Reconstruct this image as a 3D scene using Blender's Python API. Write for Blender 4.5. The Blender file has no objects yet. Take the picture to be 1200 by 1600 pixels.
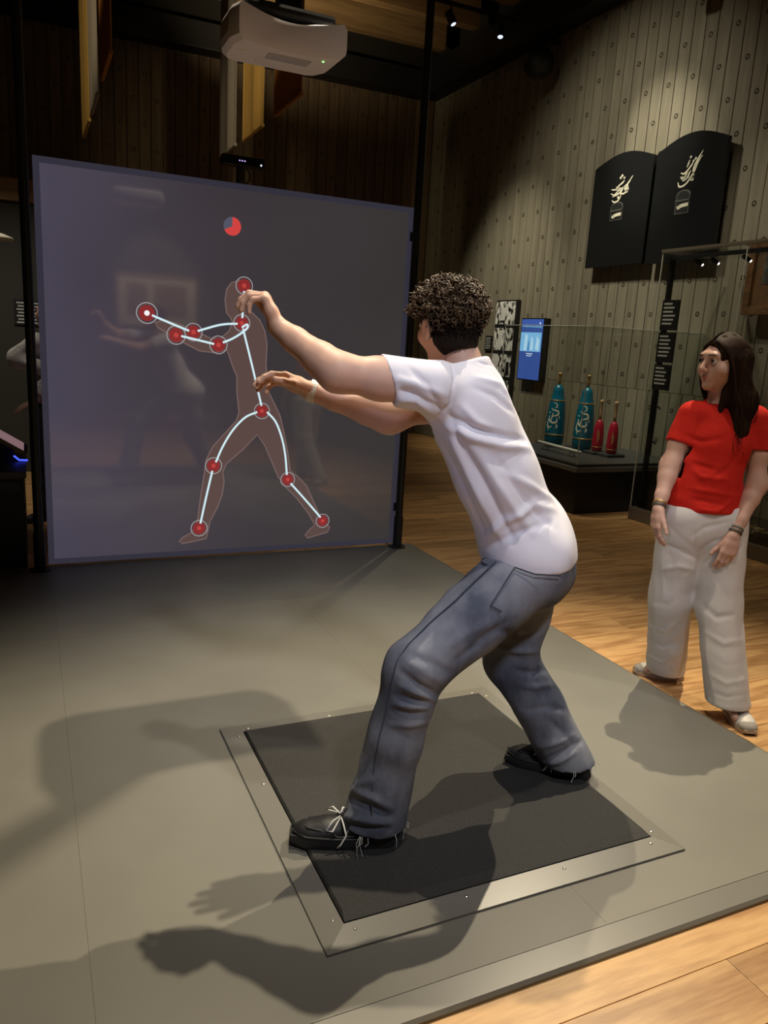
import bpy, bmesh, math, random
import numpy as np
from mathutils import Vector, Matrix
random.seed(7); rng = np.random.default_rng(7)
scn = bpy.context.scene
COL = scn.collection
PI = math.pi

# ------------------------------------------------------------------ camera
cam_d = bpy.data.cameras.new('camera'); cam = bpy.data.objects.new('camera', cam_d); COL.objects.link(cam)
cam_d.sensor_fit = 'VERTICAL'; cam_d.sensor_height = 36.0; cam_d.lens = 1195.606/1600*36.0
cam_d.clip_start = 0.05; cam_d.clip_end = 100
cr = (0.90916, -0.41257, 0.05670); cu = (0.04036, 0.22281, 0.97403); cw = (0.41449, 0.88325, -0.21922)
cam.matrix_world = Matrix(((cr[0], cu[0], -cw[0], 0), (cr[1], cu[1], -cw[1], 0), (cr[2], cu[2], -cw[2], 1.5), (0, 0, 0, 1)))
scn.camera = cam
# ------------------------------------------------------------------ world, exposure
w = bpy.data.worlds.new('world'); scn.world = w; w.use_nodes = True
w.node_tree.nodes['Background'].inputs[0].default_value = (0.9, 0.85, 0.8, 1)
w.node_tree.nodes['Background'].inputs[1].default_value = 0.02
vs = scn.view_settings
vs.view_transform = 'Standard'; vs.look = 'None'; vs.gamma = 1.0; vs.exposure = 0.0; vs.use_curve_mapping = False
# ------------------------------------------------------------------ track spots of the gallery, plus added fill, cool and bounce lamps
def spot(name, loc, tgt, power, angle, color=(1, .88, .68), blend=.35, size=.03):
    d = bpy.data.lights.new(name, 'SPOT'); d.energy = power; d.spot_size = math.radians(angle); d.spot_blend = blend
    d.color = color; d.shadow_soft_size = size
    o = bpy.data.objects.new(name, d); COL.objects.link(o); o.location = loc
    o.rotation_euler = (Vector(tgt)-Vector(loc)).to_track_quat('-Z', 'Y').to_euler()
    return o
WARM = (1, .86, .62)
spot('spot_stage_right', (3.6, 3.3, 4.5), (1.5, 1.4, 0), 690, 70, WARM, .8, .015)
spot('spot_stage_back', (1.2, 3.2, 4.5), (.75, 1.25, 0), 450, 68, WARM, .8, .02)
spot('spot_stage_front', (.95, 1.15, 4.6), (1.15, 2.0, .6), 190, 60, (1, .90, .80), .8, .05)
spot('spot_stage_fill', (.6, -1.6, 4.8), (1.25, 2.0, 1.1), 460, 30, (.90, .92, 1), .9, .2)  # added soft fill to brighten the young man's back, no fixture there
spot('spot_visitor_side', (3.6, .2, 4.6), (2.7, 2.5, .8), 170, 34, (1, .92, .85), .8, .1)
spot('spot_aisle', (3.6, 6.2, 5.4), (3.6, 4.6, 0), 170, 62, WARM, .9)
spot('spot_wall_books', (3.3, 7.2, 5.6), (6, 6.6, 3.55), 520, 26, (1, .92, .70), 1, .03)
spot('spot_wall_wash', (3.0, 6.8, 5.6), (6, 7.2, 2.6), 300, 78, (1, .92, .72), 1, .1)
spot('spot_wall_photos', (3.6, 8.3, 5.4), (6, 9.3, 1.9), 480, 42, (1, .92, .70), 1, .06)
spot('spot_wall_case', (3.5, 7.0, 5.4), (6, 7.0, 1.4), 300, 44, (1, .92, .70), 1, .06)
spot('spot_wall_case_side', (3.6, 4.4, 5.4), (6, 5.2, 1.5), 200, 46, (1, .9, .7), 1, .06)
spot('spot_low_case', (4.4, 5.9, 5.4), (5.25, 6.4, .7), 200, 26, (1, .95, .85), .6)
spot('spot_partition', (-.9, 6.0, 4.4), (-.1, 7.6, 1.3), 230, 56, (1, .92, .76), .9)
spot('added_cool_side', (-1.3, -.5, 2.3), (1.3, 1.95, .95), 70, 20, (.45, .55, 1), .8, .1)  # added bluish lamp that tints shirt and jeans, no known source
spot('spot_banners', (-.9, 5.6, 4.6), (.6, 7.6, 4.2), 120, 46, (1, .82, .5), .8)
spot('spot_banners_middle', (.9, 5.9, 4.9), (2.0, 7.4, 4.1), 100, 46, (1, .82, .5), .8)
spot('spot_ceiling_bounce', (2.6, 9.6, 4.6), (3.2, 10.4, 6.0), 130, 120, (1, .82, .5), 1)  # added upward lamp standing in for bounced light on the beams
spot('spot_picture_behind', (2.0, -2.6, 4.2), (2.05, -4, 1.9), 560, 44, (1, .85, .6), .6)

# ------------------------------------------------------------------ helpers
ORG = {}
def V(*a): return np.array(a, float)
def nrm(v): v = np.asarray(v, float); return v/np.linalg.norm(v)
def tag(o, label, cat, group=None, kind=None):
    if label: o['label'] = label
    if cat: o['category'] = cat
    if group: o['group'] = group
    if kind: o['kind'] = kind
    return o
def thing(name, base, label=None, cat=None, group=None, kind=None):
    o = bpy.data.objects.new(name, None); o.empty_display_size = .05; COL.objects.link(o); o.location = base
    ORG[o.name] = V(*base); return tag(o, label, cat, group, kind)
def obj(name, verts, faces, mat, parent=None, base=None, smooth=False, label=None):
    verts = np.asarray(verts, float).reshape(-1, 3)
    if parent is not None: off = ORG[parent.name]
    else: off = V(*base) if base is not None else V(*((verts.min(0)+verts.max(0))/2)[:2], verts[:, 2].min())
    if parent is not None and base is not None: off2 = V(*base)
    else: off2 = off
    me = bpy.data.meshes.new(name); me.from_pydata((verts-off2).tolist(), [], faces if isinstance(faces, list) else faces.tolist())
    me.update()
    if smooth: me.polygons.foreach_set('use_smooth', [True]*len(me.polygons))
    if mat: me.materials.append(mat)
    o = bpy.data.objects.new(name, me); COL.objects.link(o)
    if parent is not None:
        o.parent = parent; o.location = off2-off
    else: o.location = off
    ORG[o.name] = off2
    if label: o['label'] = label
    return o
class MB:
    def __init__(s): s.v = []; s.f = []
    def add(s, v, f):
        n = len(s.v); s.v += [tuple(map(float, p)) for p in v]; s.f += [tuple(i+n for i in q) for q in f]; return s
    def box(s, lo, hi, ch=0):
        x0, y0, z0 = lo; x1, y1, z1 = hi
        if ch <= 0:
            return s.add([(x0,y0,z0),(x1,y0,z0),(x1,y1,z0),(x0,y1,z0),(x0,y0,z1),(x1,y0,z1),(x1,y1,z1),(x0,y1,z1)],
                  [(0,3,2,1),(4,5,6,7),(0,1,5,4),(1,2,6,5),(2,3,7,6),(3,0,4,7)])
        bm = bmesh.new(); bmesh.ops.create_cube(bm, size=1)
        for v in bm.verts: v.co = Vector(((x0+x1)/2+v.co.x*(x1-x0), (y0+y1)/2+v.co.y*(y1-y0), (z0+z1)/2+v.co.z*(z1-z0)))
        bmesh.ops.bevel(bm, geom=bm.edges[:], offset=ch, segments=2, affect='EDGES', profile=.6)
        bm.verts.index_update(); s.add([v.co[:] for v in bm.verts], [[v.index for v in f.verts] for f in bm.faces]); bm.free(); return s
    def tube(s, pts, r, seg=8, cap=True):
        pts = [V(*p) for p in pts]; n = len(pts); rs = r if hasattr(r, '__len__') else [r]*n
        t0 = nrm(pts[1]-pts[0]); ref = V(0, 0, 1) if abs(t0[2]) < .9 else V(1, 0, 0); a = nrm(np.cross(t0, ref))
        vs = []
        for i, p in enumerate(pts):
            t = nrm(pts[min(i+1, n-1)]-pts[max(i-1, 0)]); a = nrm(a-t*(a@t)); b = np.cross(t, a)
            for k in range(seg):
                g = 2*PI*k/seg; vs.append(p+(a*math.cos(g)+b*math.sin(g))*rs[i])
        fs = [(i*seg+k, i*seg+(k+1) % seg, (i+1)*seg+(k+1) % seg, (i+1)*seg+k) for i in range(n-1) for k in range(seg)]
        if cap: fs += [tuple(reversed(range(seg))), tuple(range((n-1)*seg, n*seg))]
        return s.add(vs, fs)
    def lathe(s, c, prof, seg=24, ax=None):
        # prof: (r, h) along axis
        c = V(*c); ax = V(0, 0, 1) if ax is None else nrm(ax); ref = V(1, 0, 0) if abs(ax[0]) < .9 else V(0, 1, 0)
        a = nrm(ref-ax*(ref@ax)); b = np.cross(ax, a); vs = []
        for r, h in prof:
            for k in range(seg): g = 2*PI*k/seg; vs.append(c+ax*h+(a*math.cos(g)+b*math.sin(g))*max(r, 1e-4))
        n = len(prof)
        fs = [(i*seg+k, i*seg+(k+1) % seg, (i+1)*seg+(k+1) % seg, (i+1)*seg+k) for i in range(n-1) for k in range(seg)]
        fs += [tuple(reversed(range(seg))), tuple(range((n-1)*seg, n*seg))]
        return s.add(vs, fs)
    def prism(s, poly, d):
        # poly: 3D points of a planar polygon, extruded by d
        n = len(poly); d = V(*d); p = [V(*q) for q in poly]
        return s.add(p+[q+d for q in p], [tuple(range(n)), tuple(reversed(range(n, 2*n)))]+[(i, i+n, (i+1) % n+n, (i+1) % n) for i in range(n)])
    def build(s, name, mat, parent=None, base=None, smooth=False, label=None):
        return obj(name, s.v, s.f, mat, parent, base, smooth, label)
def box(name, lo, hi, mat, parent=None, ch=0, base=None, label=None):
    return MB().box(lo, hi, ch).build(name, mat, parent, base, False, label)
def autosmooth(o, deg=40):
    me = o.data; me.polygons.foreach_set('use_smooth', [True]*len(me.polygons))
    try: me.set_sharp_from_angle(angle=math.radians(deg))
    except Exception: pass
    return o
def clone(o, loc, parent=None):
    c = o.copy(); COL.objects.link(c); c.parent = parent
    c.location = V(*loc)-(ORG[parent.name] if parent is not None else V(0, 0, 0)); ORG[c.name] = V(*loc); return c

# ------------------------------------------------------------------ materials
def mat(name, col, rough=.6, metal=0, spec=.5, emit=None, estr=0, noise=None, bump=None, **kw):
    m = bpy.data.materials.new(name); m.use_nodes = True; nt = m.node_tree; b = nt.nodes['Principled BSDF']
    b.inputs['Base Color'].default_value = (*col, 1); b.inputs['Roughness'].default_value = rough
    b.inputs['Metallic'].default_value = metal; b.inputs['Specular IOR Level'].default_value = spec
    if emit: b.inputs['Emission Color'].default_value = (*emit, 1); b.inputs['Emission Strength'].default_value = estr
    for k, v in kw.items(): b.inputs[k].default_value = v
    tc = nt.nodes.new('ShaderNodeTexCoord')
    def mapped(scale):
        mp = nt.nodes.new('ShaderNodeMapping'); mp.inputs['Scale'].default_value = scale; nt.links.new(tc.outputs['Object'], mp.inputs[0]); return mp.outputs[0]
    if noise:   # (col2, scale, detail, lo, hi)
        c2, sc, det, lo, hi = noise
        n = nt.nodes.new('ShaderNodeTexNoise'); n.inputs['Scale'].default_value = 1; n.inputs['Detail'].default_value = det
        nt.links.new(mapped(sc if hasattr(sc, '__len__') else (sc,)*3), n.inputs['Vector'])
        r = nt.nodes.new('ShaderNodeValToRGB'); r.color_ramp.elements[0].position = lo; r.color_ramp.elements[1].position = hi
        r.color_ramp.elements[0].color = (*col, 1); r.color_ramp.elements[1].color = (*c2, 1)
        nt.links.new(n.outputs[0], r.inputs[0]); nt.links.new(r.outputs[0], b.inputs['Base Color'])
    if bump:    # (scale, strength, dist)
        sc, st, di = bump
        n = nt.nodes.new('ShaderNodeTexNoise'); n.inputs['Scale'].default_value = 1; n.inputs['Detail'].default_value = 4
        nt.links.new(mapped(sc if hasattr(sc, '__len__') else (sc,)*3), n.inputs['Vector'])
        bp = nt.nodes.new('ShaderNodeBump'); bp.inputs['Strength'].default_value = st; bp.inputs['Distance'].default_value = di
        nt.links.new(n.outputs[0], bp.inputs['Height']); nt.links.new(bp.outputs[0], b.inputs['Normal'])
    return m
def woodmat(name, c1, c2, grain, rough=.45, var=.25, ring=6.0, bumpd=.0006):
    m = bpy.data.materials.new(name); m.use_nodes = True; nt = m.node_tree; b = nt.nodes['Principled BSDF']; N = nt.nodes.new; L = nt.links.new
    tc = N('ShaderNodeTexCoord'); oi = N('ShaderNodeObjectInfo'); sc = N('ShaderNodeVectorMath'); sc.operation = 'MULTIPLY_ADD'
    cmb = N('ShaderNodeCombineXYZ'); mu = N('ShaderNodeMath'); mu.operation = 'MULTIPLY'; mu.inputs[1].default_value = 37.0
    L(oi.outputs['Random'], mu.inputs[0])
    for i in range(3): L(mu.outputs[0], cmb.inputs[i])
    sc.inputs[1].default_value = grain; L(tc.outputs['Object'], sc.inputs[0]); L(cmb.outputs[0], sc.inputs[2])
    n1 = N('ShaderNodeTexNoise'); n1.inputs['Scale'].default_value = 1; n1.inputs['Detail'].default_value = 2; L(sc.outputs[0], n1.inputs['Vector'])
    wv = N('ShaderNodeMath'); wv.operation = 'MULTIPLY'; wv.inputs[1].default_value = ring*6.28; L(n1.outputs[0], wv.inputs[0])
    sn = N('ShaderNodeMath'); sn.operation = 'SINE'; L(wv.outputs[0], sn.inputs[0])
    n2 = N('ShaderNodeTexNoise'); n2.inputs['Scale'].default_value = 9; n2.inputs['Detail'].default_value = 5; L(sc.outputs[0], n2.inputs['Vector'])
    ad = N('ShaderNodeMath'); ad.operation = 'MULTIPLY_ADD'; ad.inputs[1].default_value = .22; L(sn.outputs[0], ad.inputs[0]); L(n2.outputs[0], ad.inputs[2])
    r = N('ShaderNodeValToRGB'); r.color_ramp.elements[0].position = .2; r.color_ramp.elements[1].position = .8
    r.color_ramp.elements[0].color = (*c1, 1); r.color_ramp.elements[1].color = (*c2, 1); L(ad.outputs[0], r.inputs[0])
    hs = N('ShaderNodeHueSaturation'); mr = N('ShaderNodeMapRange'); mr.inputs['To Min'].default_value = 1-var; mr.inputs['To Max'].default_value = 1+var
    L(oi.outputs['Random'], mr.inputs[0]); L(mr.outputs[0], hs.inputs['Value']); L(r.outputs[0], hs.inputs['Color']); L(hs.outputs[0], b.inputs['Base Color'])
    b.inputs['Roughness'].default_value = rough
    bp = N('ShaderNodeBump'); bp.inputs['Strength'].default_value = .5; bp.inputs['Distance'].default_value = bumpd; L(n2.outputs[0], bp.inputs['Height']); L(bp.outputs[0], b.inputs['Normal'])
    return m
M = {}
M['oak'] = woodmat('oak_floor', (.44, .225, .085), (.70, .42, .18), (.9, 7, 7), .38, .2, 5)
M['wallwood'] = woodmat('wall_planks', (.185, .165, .118), (.25, .225, .165), (9, 9, .5), .75, .08, 2)
M['backwood'] = woodmat('back_wall_planks', (.12, .08, .045), (.18, .12, .07), (9, 9, .5), .75, .12, 3)
M['beam'] = woodmat('ceiling_beam_wood', (.22, .13, .055), (.34, .21, .095), (.5, 8, 8), .7, .15, 3)
M['joint'] = mat('dark_joint', (.02, .017, .013), .9)
M['black'] = mat('black_paint', (.012, .012, .013), .55)
M['blackgloss'] = mat('black_gloss', (.01, .01, .011), .18)
M['blackmetal'] = mat('black_metal', (.022, .023, .025), .38, .3)
M['vinyl'] = mat('grey_vinyl', (.235, .225, .19), .42, noise=((.20, .19, .16), 1.6, 4, .35, .7), bump=(220, .12, .0006))
M['vinyl_edge'] = mat('grey_vinyl_edge', (.20, .19, .165), .34, bump=(220, .1, .0005))
M['mat'] = mat('black_rubber_mat', (.025, .024, .022), .75, noise=((.046, .044, .040), 260, 2, .4, .75), bump=(420, .5, .0012))
M['rail'] = mat('grey_frame_rail', (.21, .20, .17), .34, bump=(200, .08, .0005))
M['screw'] = mat('steel_screw', (.75, .73, .68), .3, .9)
M['white'] = mat('white_plastic', (.86, .83, .86), .4)
M['whitecalli'] = mat('cream_lettering', (.86, .83, .66), .5)
M['ceiling'] = mat('dark_ceiling', (.05, .035, .02), .9)
M['glass'] = mat('case_glass', (1, 1, 1), .0)
def glassmat():
    m = bpy.data.materials.new('thin_glass'); m.use_nodes = True; nt = m.node_tree; nt.nodes.clear()
    o = nt.nodes.new('ShaderNodeOutputMaterial'); mx = nt.nodes.new('ShaderNodeMixShader'); t = nt.nodes.new('ShaderNodeBsdfTransparent'); g = nt.nodes.new('ShaderNodeBsdfGlossy')
    fr = nt.nodes.new('ShaderNodeMapRange'); lw = nt.nodes.new('ShaderNodeLayerWeight'); lw.inputs[0].default_value = .5
    pw_ = nt.nodes.new('ShaderNodeMath'); pw_.operation = 'POWER'; pw_.inputs[1].default_value = 4.0; nt.links.new(lw.outputs['Facing'], pw_.inputs[0]); nt.links.new(pw_.outputs[0], fr.inputs[0]); fr.inputs['To Min'].default_value = .025; fr.inputs['To Max'].default_value = .6
    t.inputs[0].default_value = (.955, .965, .955, 1); g.inputs['Roughness'].default_value = .01; g.inputs['Color'].default_value = (.9, .92, .9, 1)
    nt.links.new(fr.outputs[0], mx.inputs[0]); nt.links.new(t.outputs[0], mx.inputs[1]); nt.links.new(g.outputs[0], mx.inputs[2]); nt.links.new(mx.outputs[0], o.inputs[0])
    return m
M['glass'] = glassmat()
M['glassedge'] = mat('glass_edge', (.55, .56, .5), .25, spec=.6)
M['skin'] = mat('skin', (.61, .375, .28), .5, spec=.35, noise=((.66, .41, .31), 14, 3, .35, .7), **{'Subsurface Weight': .12, 'Subsurface Radius': (.012, .005, .003), 'Subsurface Scale': 1.0})
M['skin2'] = mat('skin_visitor', (.58, .35, .27), .5, spec=.35, noise=((.62, .38, .29), 14, 3, .35, .7), **{'Subsurface Weight': .12, 'Subsurface Radius': (.012, .005, .003), 'Subsurface Scale': 1.0})
M['tee'] = mat('white_cotton', (.80, .78, .83), .85, spec=.15, bump=((60, 60, 60), .12, .002))
M['redtee'] = mat('red_cotton', (.56, .022, .012), .85, spec=.15, bump=(90, .2, .002), noise=((.50, .016, .01), 30, 3, .35, .7))
M['whitecotton'] = mat('off_white_denim', (.70, .66, .62), .85, spec=.15, bump=(70, .2, .003))
M['denim'] = mat('grey_blue_denim', (.078, .088, .118), .85, spec=.15, noise=((.25, .26, .29), (7, 7, 4), 7, .36, .66), bump=(55, .35, .004))
M['denimseam'] = mat('denim_seam', (.045, .05, .07), .9)
M['frayed'] = mat('frayed_thread', (.55, .55, .52), .9)
M['shoeblack'] = mat('black_leather', (.014, .014, .015), .5, bump=(90, .35, .002))
M['shoesole'] = mat('black_rubber_sole', (.016, .016, .017), .6)
M['shoewhite'] = mat('white_leather', (.62, .59, .54), .5, bump=(60, .2, .002))
M['shoegum'] = mat('beige_sole', (.42, .32, .22), .6)
M['shoegrey'] = mat('grey_suede', (.34, .31, .27), .9)
M['lace'] = mat('white_lace', (.75, .73, .68), .8)
M['haird'] = mat('dark_hair', (.012, .008, .005), .85, spec=.2, bump=((60, 60, 60), .8, .004))
M['curl'] = mat('brown_curls', (.038, .022, .011), .48, spec=.35, noise=((.10, .060, .029), 40, 2, .35, .7))
M['girlhair'] = mat('long_brown_hair', (.014, .008, .005), .7, spec=.03, noise=((.034, .018, .011), (90, 90, 4), 3, .4, .7), bump=((220, 220, 8), .7, .004))
M['strand'] = mat('brown_strands', (.030, .016, .010), .55, spec=.06)
M['eye'] = mat('eye_white', (.52, .49, .46), .35); M['iris'] = mat('dark_iris', (.03, .017, .01), .15); M['lip'] = mat('lips', (.46, .15, .13), .5); M['brow'] = mat('eyebrow', (.03, .018, .012), .9)
M['teal'] = mat('teal_lacquer', (.008, .15, .235), .25, spec=.6); M['gold'] = mat('gold_band', (.55, .36, .14), .35, .6)
M['red'] = mat('red_lacquer', (.42, .012, .035), .3, spec=.6); M['lightwood'] = mat('light_wood_handle', (.50, .32, .17), .5)
M['greyplinth'] = mat('charcoal_plinth', (.045, .045, .045), .6); M['deck'] = mat('case_deck', (.06, .06, .055), .5); M['deckedge'] = mat('case_deck_edge', (.16, .16, .145), .5)
M['casebase'] = mat('case_base_dark', (.02, .02, .022), .6)
M['bronze'] = mat('case_trim', (.23, .20, .15), .45, .4)
M['yellow'] = mat('yellow_fabric', (.62, .38, .10), .9); M['orange'] = mat('orange_fabric', (.50, .20, .04), .9); M['greyfab'] = mat('grey_fabric', (.32, .28, .25), .9)
M['textline'] = mat('label_text', (.62, .62, .60), .7)
M['charwall'] = mat('charcoal_wall', (.045, .043, .036), .8)

# ------------------------------------------------------------------ implicit surfaces for bodies and cloth
INNER = None
def rc(a, b, ra, rb, k=.02, n=None, s=1.0, op='u'):
    a = V(*a); b = V(*b)
    if n is not None:
        n = V(*n); ax = nrm(b-a) if np.linalg.norm(b-a) > 1e-6 else V(0, 0, 1); n = nrm(n-ax*(n@ax))
    def f(P):
        ba = b-a; L2 = max(ba@ba, 1e-12)
        q = P-a.astype(np.float32); t = np.clip((q@ba.astype(np.float32))/L2, 0, 1); q = q-t[..., None]*ba.astype(np.float32)
        if n is not None: q = q+((q@n.astype(np.float32))*(s-1))[..., None]*n.astype(np.float32)
        return np.sqrt((q*q).sum(-1))-(ra+(rb-ra)*t)
    R = max(ra, rb)
    return (f, np.minimum(a, b)-R, np.maximum(a, b)+R, k, op)
def el(c, rad, R=None, k=.02, op='u'):
    c = V(*c); R = np.eye(3) if R is None else np.array(R, float); rad = V(*rad)
    def f(P):
        q = ((P-c.astype(np.float32))@R.T.astype(np.float32)); a = q/rad.astype(np.float32); k0 = np.sqrt((a*a).sum(-1)); b = a/rad.astype(np.float32); k1 = np.sqrt((b*b).sum(-1))+1e-6
        return k0*(k0-1)/k1
    return (f, c-rad.max(), c+rad.max(), k, op)
def cylcut(a, b, R):
    a = V(*a); b = V(*b); ax = nrm(b-a); L = np.linalg.norm(b-a)
    def f(P):
        q = P-a.astype(np.float32); t = q@ax.astype(np.float32); q = q-t[..., None]*ax.astype(np.float32)
        return np.maximum(np.sqrt((q*q).sum(-1))-R, np.abs(t-L/2)-L/2)
    return (f, np.minimum(a, b)-R, np.maximum(a, b)+R, 0, 'cut')
def halfcut(p, n):
    p = V(*p); n = nrm(n)
    return (lambda P: -((P-p.astype(np.float32))@n.astype(np.float32)), None, None, 0, 'cut')
def surface(prims, h, shell=0, smooth=2):
    us = [p for p in prims if p[4] == 'u']
    lo = np.min([p[1] for p in us], 0)-3*h-.01; hi = np.max([p[2] for p in us], 0)+3*h+.01
    n = np.ceil((hi-lo)/h).astype(int)+1
    D = np.full(tuple(n), 1.0, np.float32)
    axs = [np.float32(lo[i])+np.float32(h)*np.arange(n[i], dtype=np.float32) for i in range(3)]
    def sub(p, m):
        if p[1] is None: return tuple(slice(0, n[i]) for i in range(3))
        return tuple(slice(int(max(0, math.floor((p[1][i]-m-lo[i])/h))), int(min(n[i], math.ceil((p[2][i]+m-lo[i])/h)+1))) for i in range(3))
    def pts(sl):
        g = np.meshgrid(axs[0][sl[0]], axs[1][sl[1]], axs[2][sl[2]], indexing='ij'); return np.stack(g, -1)
    for p in prims:
        if p[4] == 'cut': continue
        sl = sub(p, p[3]+3*h)
        if any(x.stop <= x.start for x in sl): continue
        d = p[0](pts(sl)); o = D[sl]; k = p[3]
        if p[4] == 'u':
            r = np.minimum(o, d)
            if k > 0: hh = np.maximum(k-np.abs(o-d), 0)/k; r = r-hh*hh*k*.25
        else:
            r = np.maximum(o, -d)
            if k > 0: hh = np.maximum(k-np.abs(o+d), 0)/k; r = r+hh*hh*k*.25
        D[sl] = r
    global INNER
    if shell > 0:
        g = np.gradient(D, h); gm = np.sqrt(g[0]**2+g[1]**2+g[2]**2); del g
        D = D/np.clip(gm, .55, 2.5); D0 = D; D = np.maximum(D, -(D+np.float32(shell)))
    for p in prims:
        if p[4] == 'cut':
            sl = sub(p, 2*h); D[sl] = np.maximum(D[sl], -p[0](pts(sl)))
    # surface nets
    I = D < 0
    cnt = np.zeros(tuple(n-1), np.int8)
    for i in (0, 1):
        for j in (0, 1):
            for k in (0, 1): cnt += I[i:n[0]-1+i, j:n[1]-1+j, k:n[2]-1+k]
    act = np.argwhere((cnt > 0) & (cnt < 8)); del cnt
    m = n-1
    flat = (act[:, 0]*m[1]+act[:, 1])*m[2]+act[:, 2]
    INNER = (D0[act[:, 0], act[:, 1], act[:, 2]] < -.5*shell) if shell > 0 else None
    C = {(i, j, k): D[act[:, 0]+i, act[:, 1]+j, act[:, 2]+k] for i in (0, 1) for j in (0, 1) for k in (0, 1)}
    acc = np.zeros((len(act), 3)); num = np.zeros(len(act))
    for c0 in C:
        for ax in range(3):
            if c0[ax] == 0:
                c1 = list(c0); c1[ax] = 1; c1 = tuple(c1); a, b = C[c0], C[c1]; x = (a < 0) != (b < 0)
                t = np.where(x, a/np.where(x, a-b, 1), 0)
                for q in range(3): acc[:, q] += np.where(x, c0[q]+(t if q == ax else 0), 0)
                num += x
    Vt = lo+h*(act+acc/num[:, None])
    F = []
    for ax in range(3):
        s0 = [slice(1, n[i]-1) for i in range(3)]; s0[ax] = slice(0, n[ax]-1); s1 = list(s0); s1[ax] = slice(1, n[ax])
        A = I[tuple(s0)]; B = I[tuple(s1)]; e = np.argwhere(A != B)
        if not len(e): continue
        ins = A[tuple(e.T)]; e = e+np.array([0 if i == ax else 1 for i in range(3)])
        u, v = [(1, 2), (2, 0), (0, 1)][ax]
        q = []
        for du, dv in ((-1, -1), (0, -1), (0, 0), (-1, 0)):
            c = e.copy(); c[:, u] += du; c[:, v] += dv; q.append((c[:, 0]*m[1]+c[:, 1])*m[2]+c[:, 2])
        q = np.stack(q, 1); q = np.where(ins[:, None], q, q[:, ::-1]); F.append(q)
    F = np.searchsorted(flat, np.concatenate(F))
    for _ in range(smooth):
        s = np.zeros_like(Vt); c = np.zeros(len(Vt))
        for i in range(4):
            a, b = F[:, i], F[:, (i+1) % 4]
            for d in range(3): s[:, d] += np.bincount(a, Vt[b, d], len(Vt))
            c += np.bincount(a, minlength=len(Vt))
        Vt = Vt*.5+.5*s/np.maximum(c, 1)[:, None]
    return Vt, F
def normals(Vt, F):
    fn = np.cross(Vt[F[:, 2]]-Vt[F[:, 0]], Vt[F[:, 3]]-Vt[F[:, 1]]); N = np.zeros_like(Vt)
    for i in range(4):
        for d in range(3): N[:, d] += np.bincount(F[:, i], fn[:, d], len(Vt))
    N = N/np.maximum(np.linalg.norm(N, axis=1), 1e-9)[:, None]
    if INNER is not None and len(INNER) == len(N): N = np.where(INNER[:, None], -N, N)
    return N
def folds(Vt, F, lines):
    """ridge (amp > 0) or crease (amp < 0) along polylines lying near the cloth"""
    N = normals(Vt, F); disp = np.zeros(len(Vt))
    for pts, amp, wd in lines:
        P = [V(*p) for p in pts]; best = np.full(len(Vt), 9.0); tt = np.zeros(len(Vt)); L = len(P)-1
        for i in range(L):
            ba = P[i+1]-P[i]; q = Vt-P[i]; t = np.clip(q@ba/(ba@ba), 0, 1); d = np.linalg.norm(q-t[:, None]*ba, axis=1)
            u = d < best; best = np.where(u, d, best); tt = np.where(u, (i+t)/L, tt)
        disp += amp*np.exp(-(best/wd)**2)*np.sin(PI*np.clip(tt*.92+.04, 0, 1))**.6
    return Vt+N*disp[:, None]
def ripple(Vt, F, amp, scale, axis, seed=0):
    """fine cloth drape: bands perpendicular to axis, broken up by a slow warp"""
    r = np.random.default_rng(seed); N = normals(Vt, F); d = np.zeros(len(Vt)); ax = nrm(axis)
    for i in range(5):
        k = nrm(ax+r.normal(0, .35, 3))*scale*(.7+.7*r.random()); ph = r.random()*6.28
        wv = Vt@(r.normal(0, 9, 3)); d += np.sin(Vt@k+1.2*np.sin(wv)+ph)
    return Vt+N*(amp*d/2.2)[:, None]
def skinobj(name, Vt, F, m, parent, label=None): return obj(name, Vt, F, m, parent, None, True, label)

def frame(f, u):
    f = nrm(f); u = V(*u); u = nrm(u-f*(u@f)); l = np.cross(u, f); return f, u, l
def head_prims(c, f, u, sc=1.0):
    f, u, l = frame(f, u); c = V(*c); R = np.array([l, f, u])
    P = lambda a, b, d: c+sc*(a*l+b*f+d*u)
    r = lambda *x: tuple(sc*q for q in x)
    o = [el(P(0, -.012, .014), r(.074, .094, .097), R, .02), el(P(0, .03, -.05), r(.054, .06, .062), R, .03*sc), el(P(0, .074, -.098), r(.022, .018, .018), R, .025)]
    o += [rc(P(-.03, .077, .026), P(.03, .077, .026), .015*sc, .015*sc, .02)]
    o += [rc(P(0, .088, .012), P(0, .113, -.026), .0085*sc, .0115*sc, .012), rc(P(-.011, .099, -.031), P(.011, .099, -.031), .008*sc, .008*sc, .008)]
    for s in (-1, 1):
        o += [el(P(s*.04, .056, -.03), r(.026, .026, .026), R, .02), el(P(s*.031, .102, .004), r(.014, .014, .011), R, .012, 's')]
        o += [el(P(s*.080, -.010, -.014), r(.012, .022, .034), R, .006), el(P(s*.091, -.005, -.012), r(.006, .011, .019), R, .006, 's')]
    o += [rc(P(-.017, .084, -.058), P(.017, .084, -.058), .0085*sc, .0085*sc, .008), rc(P(-.015, .082, -.070), P(.015, .082, -.070), .0095*sc, .0095*sc, .008)]
    return o
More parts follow.
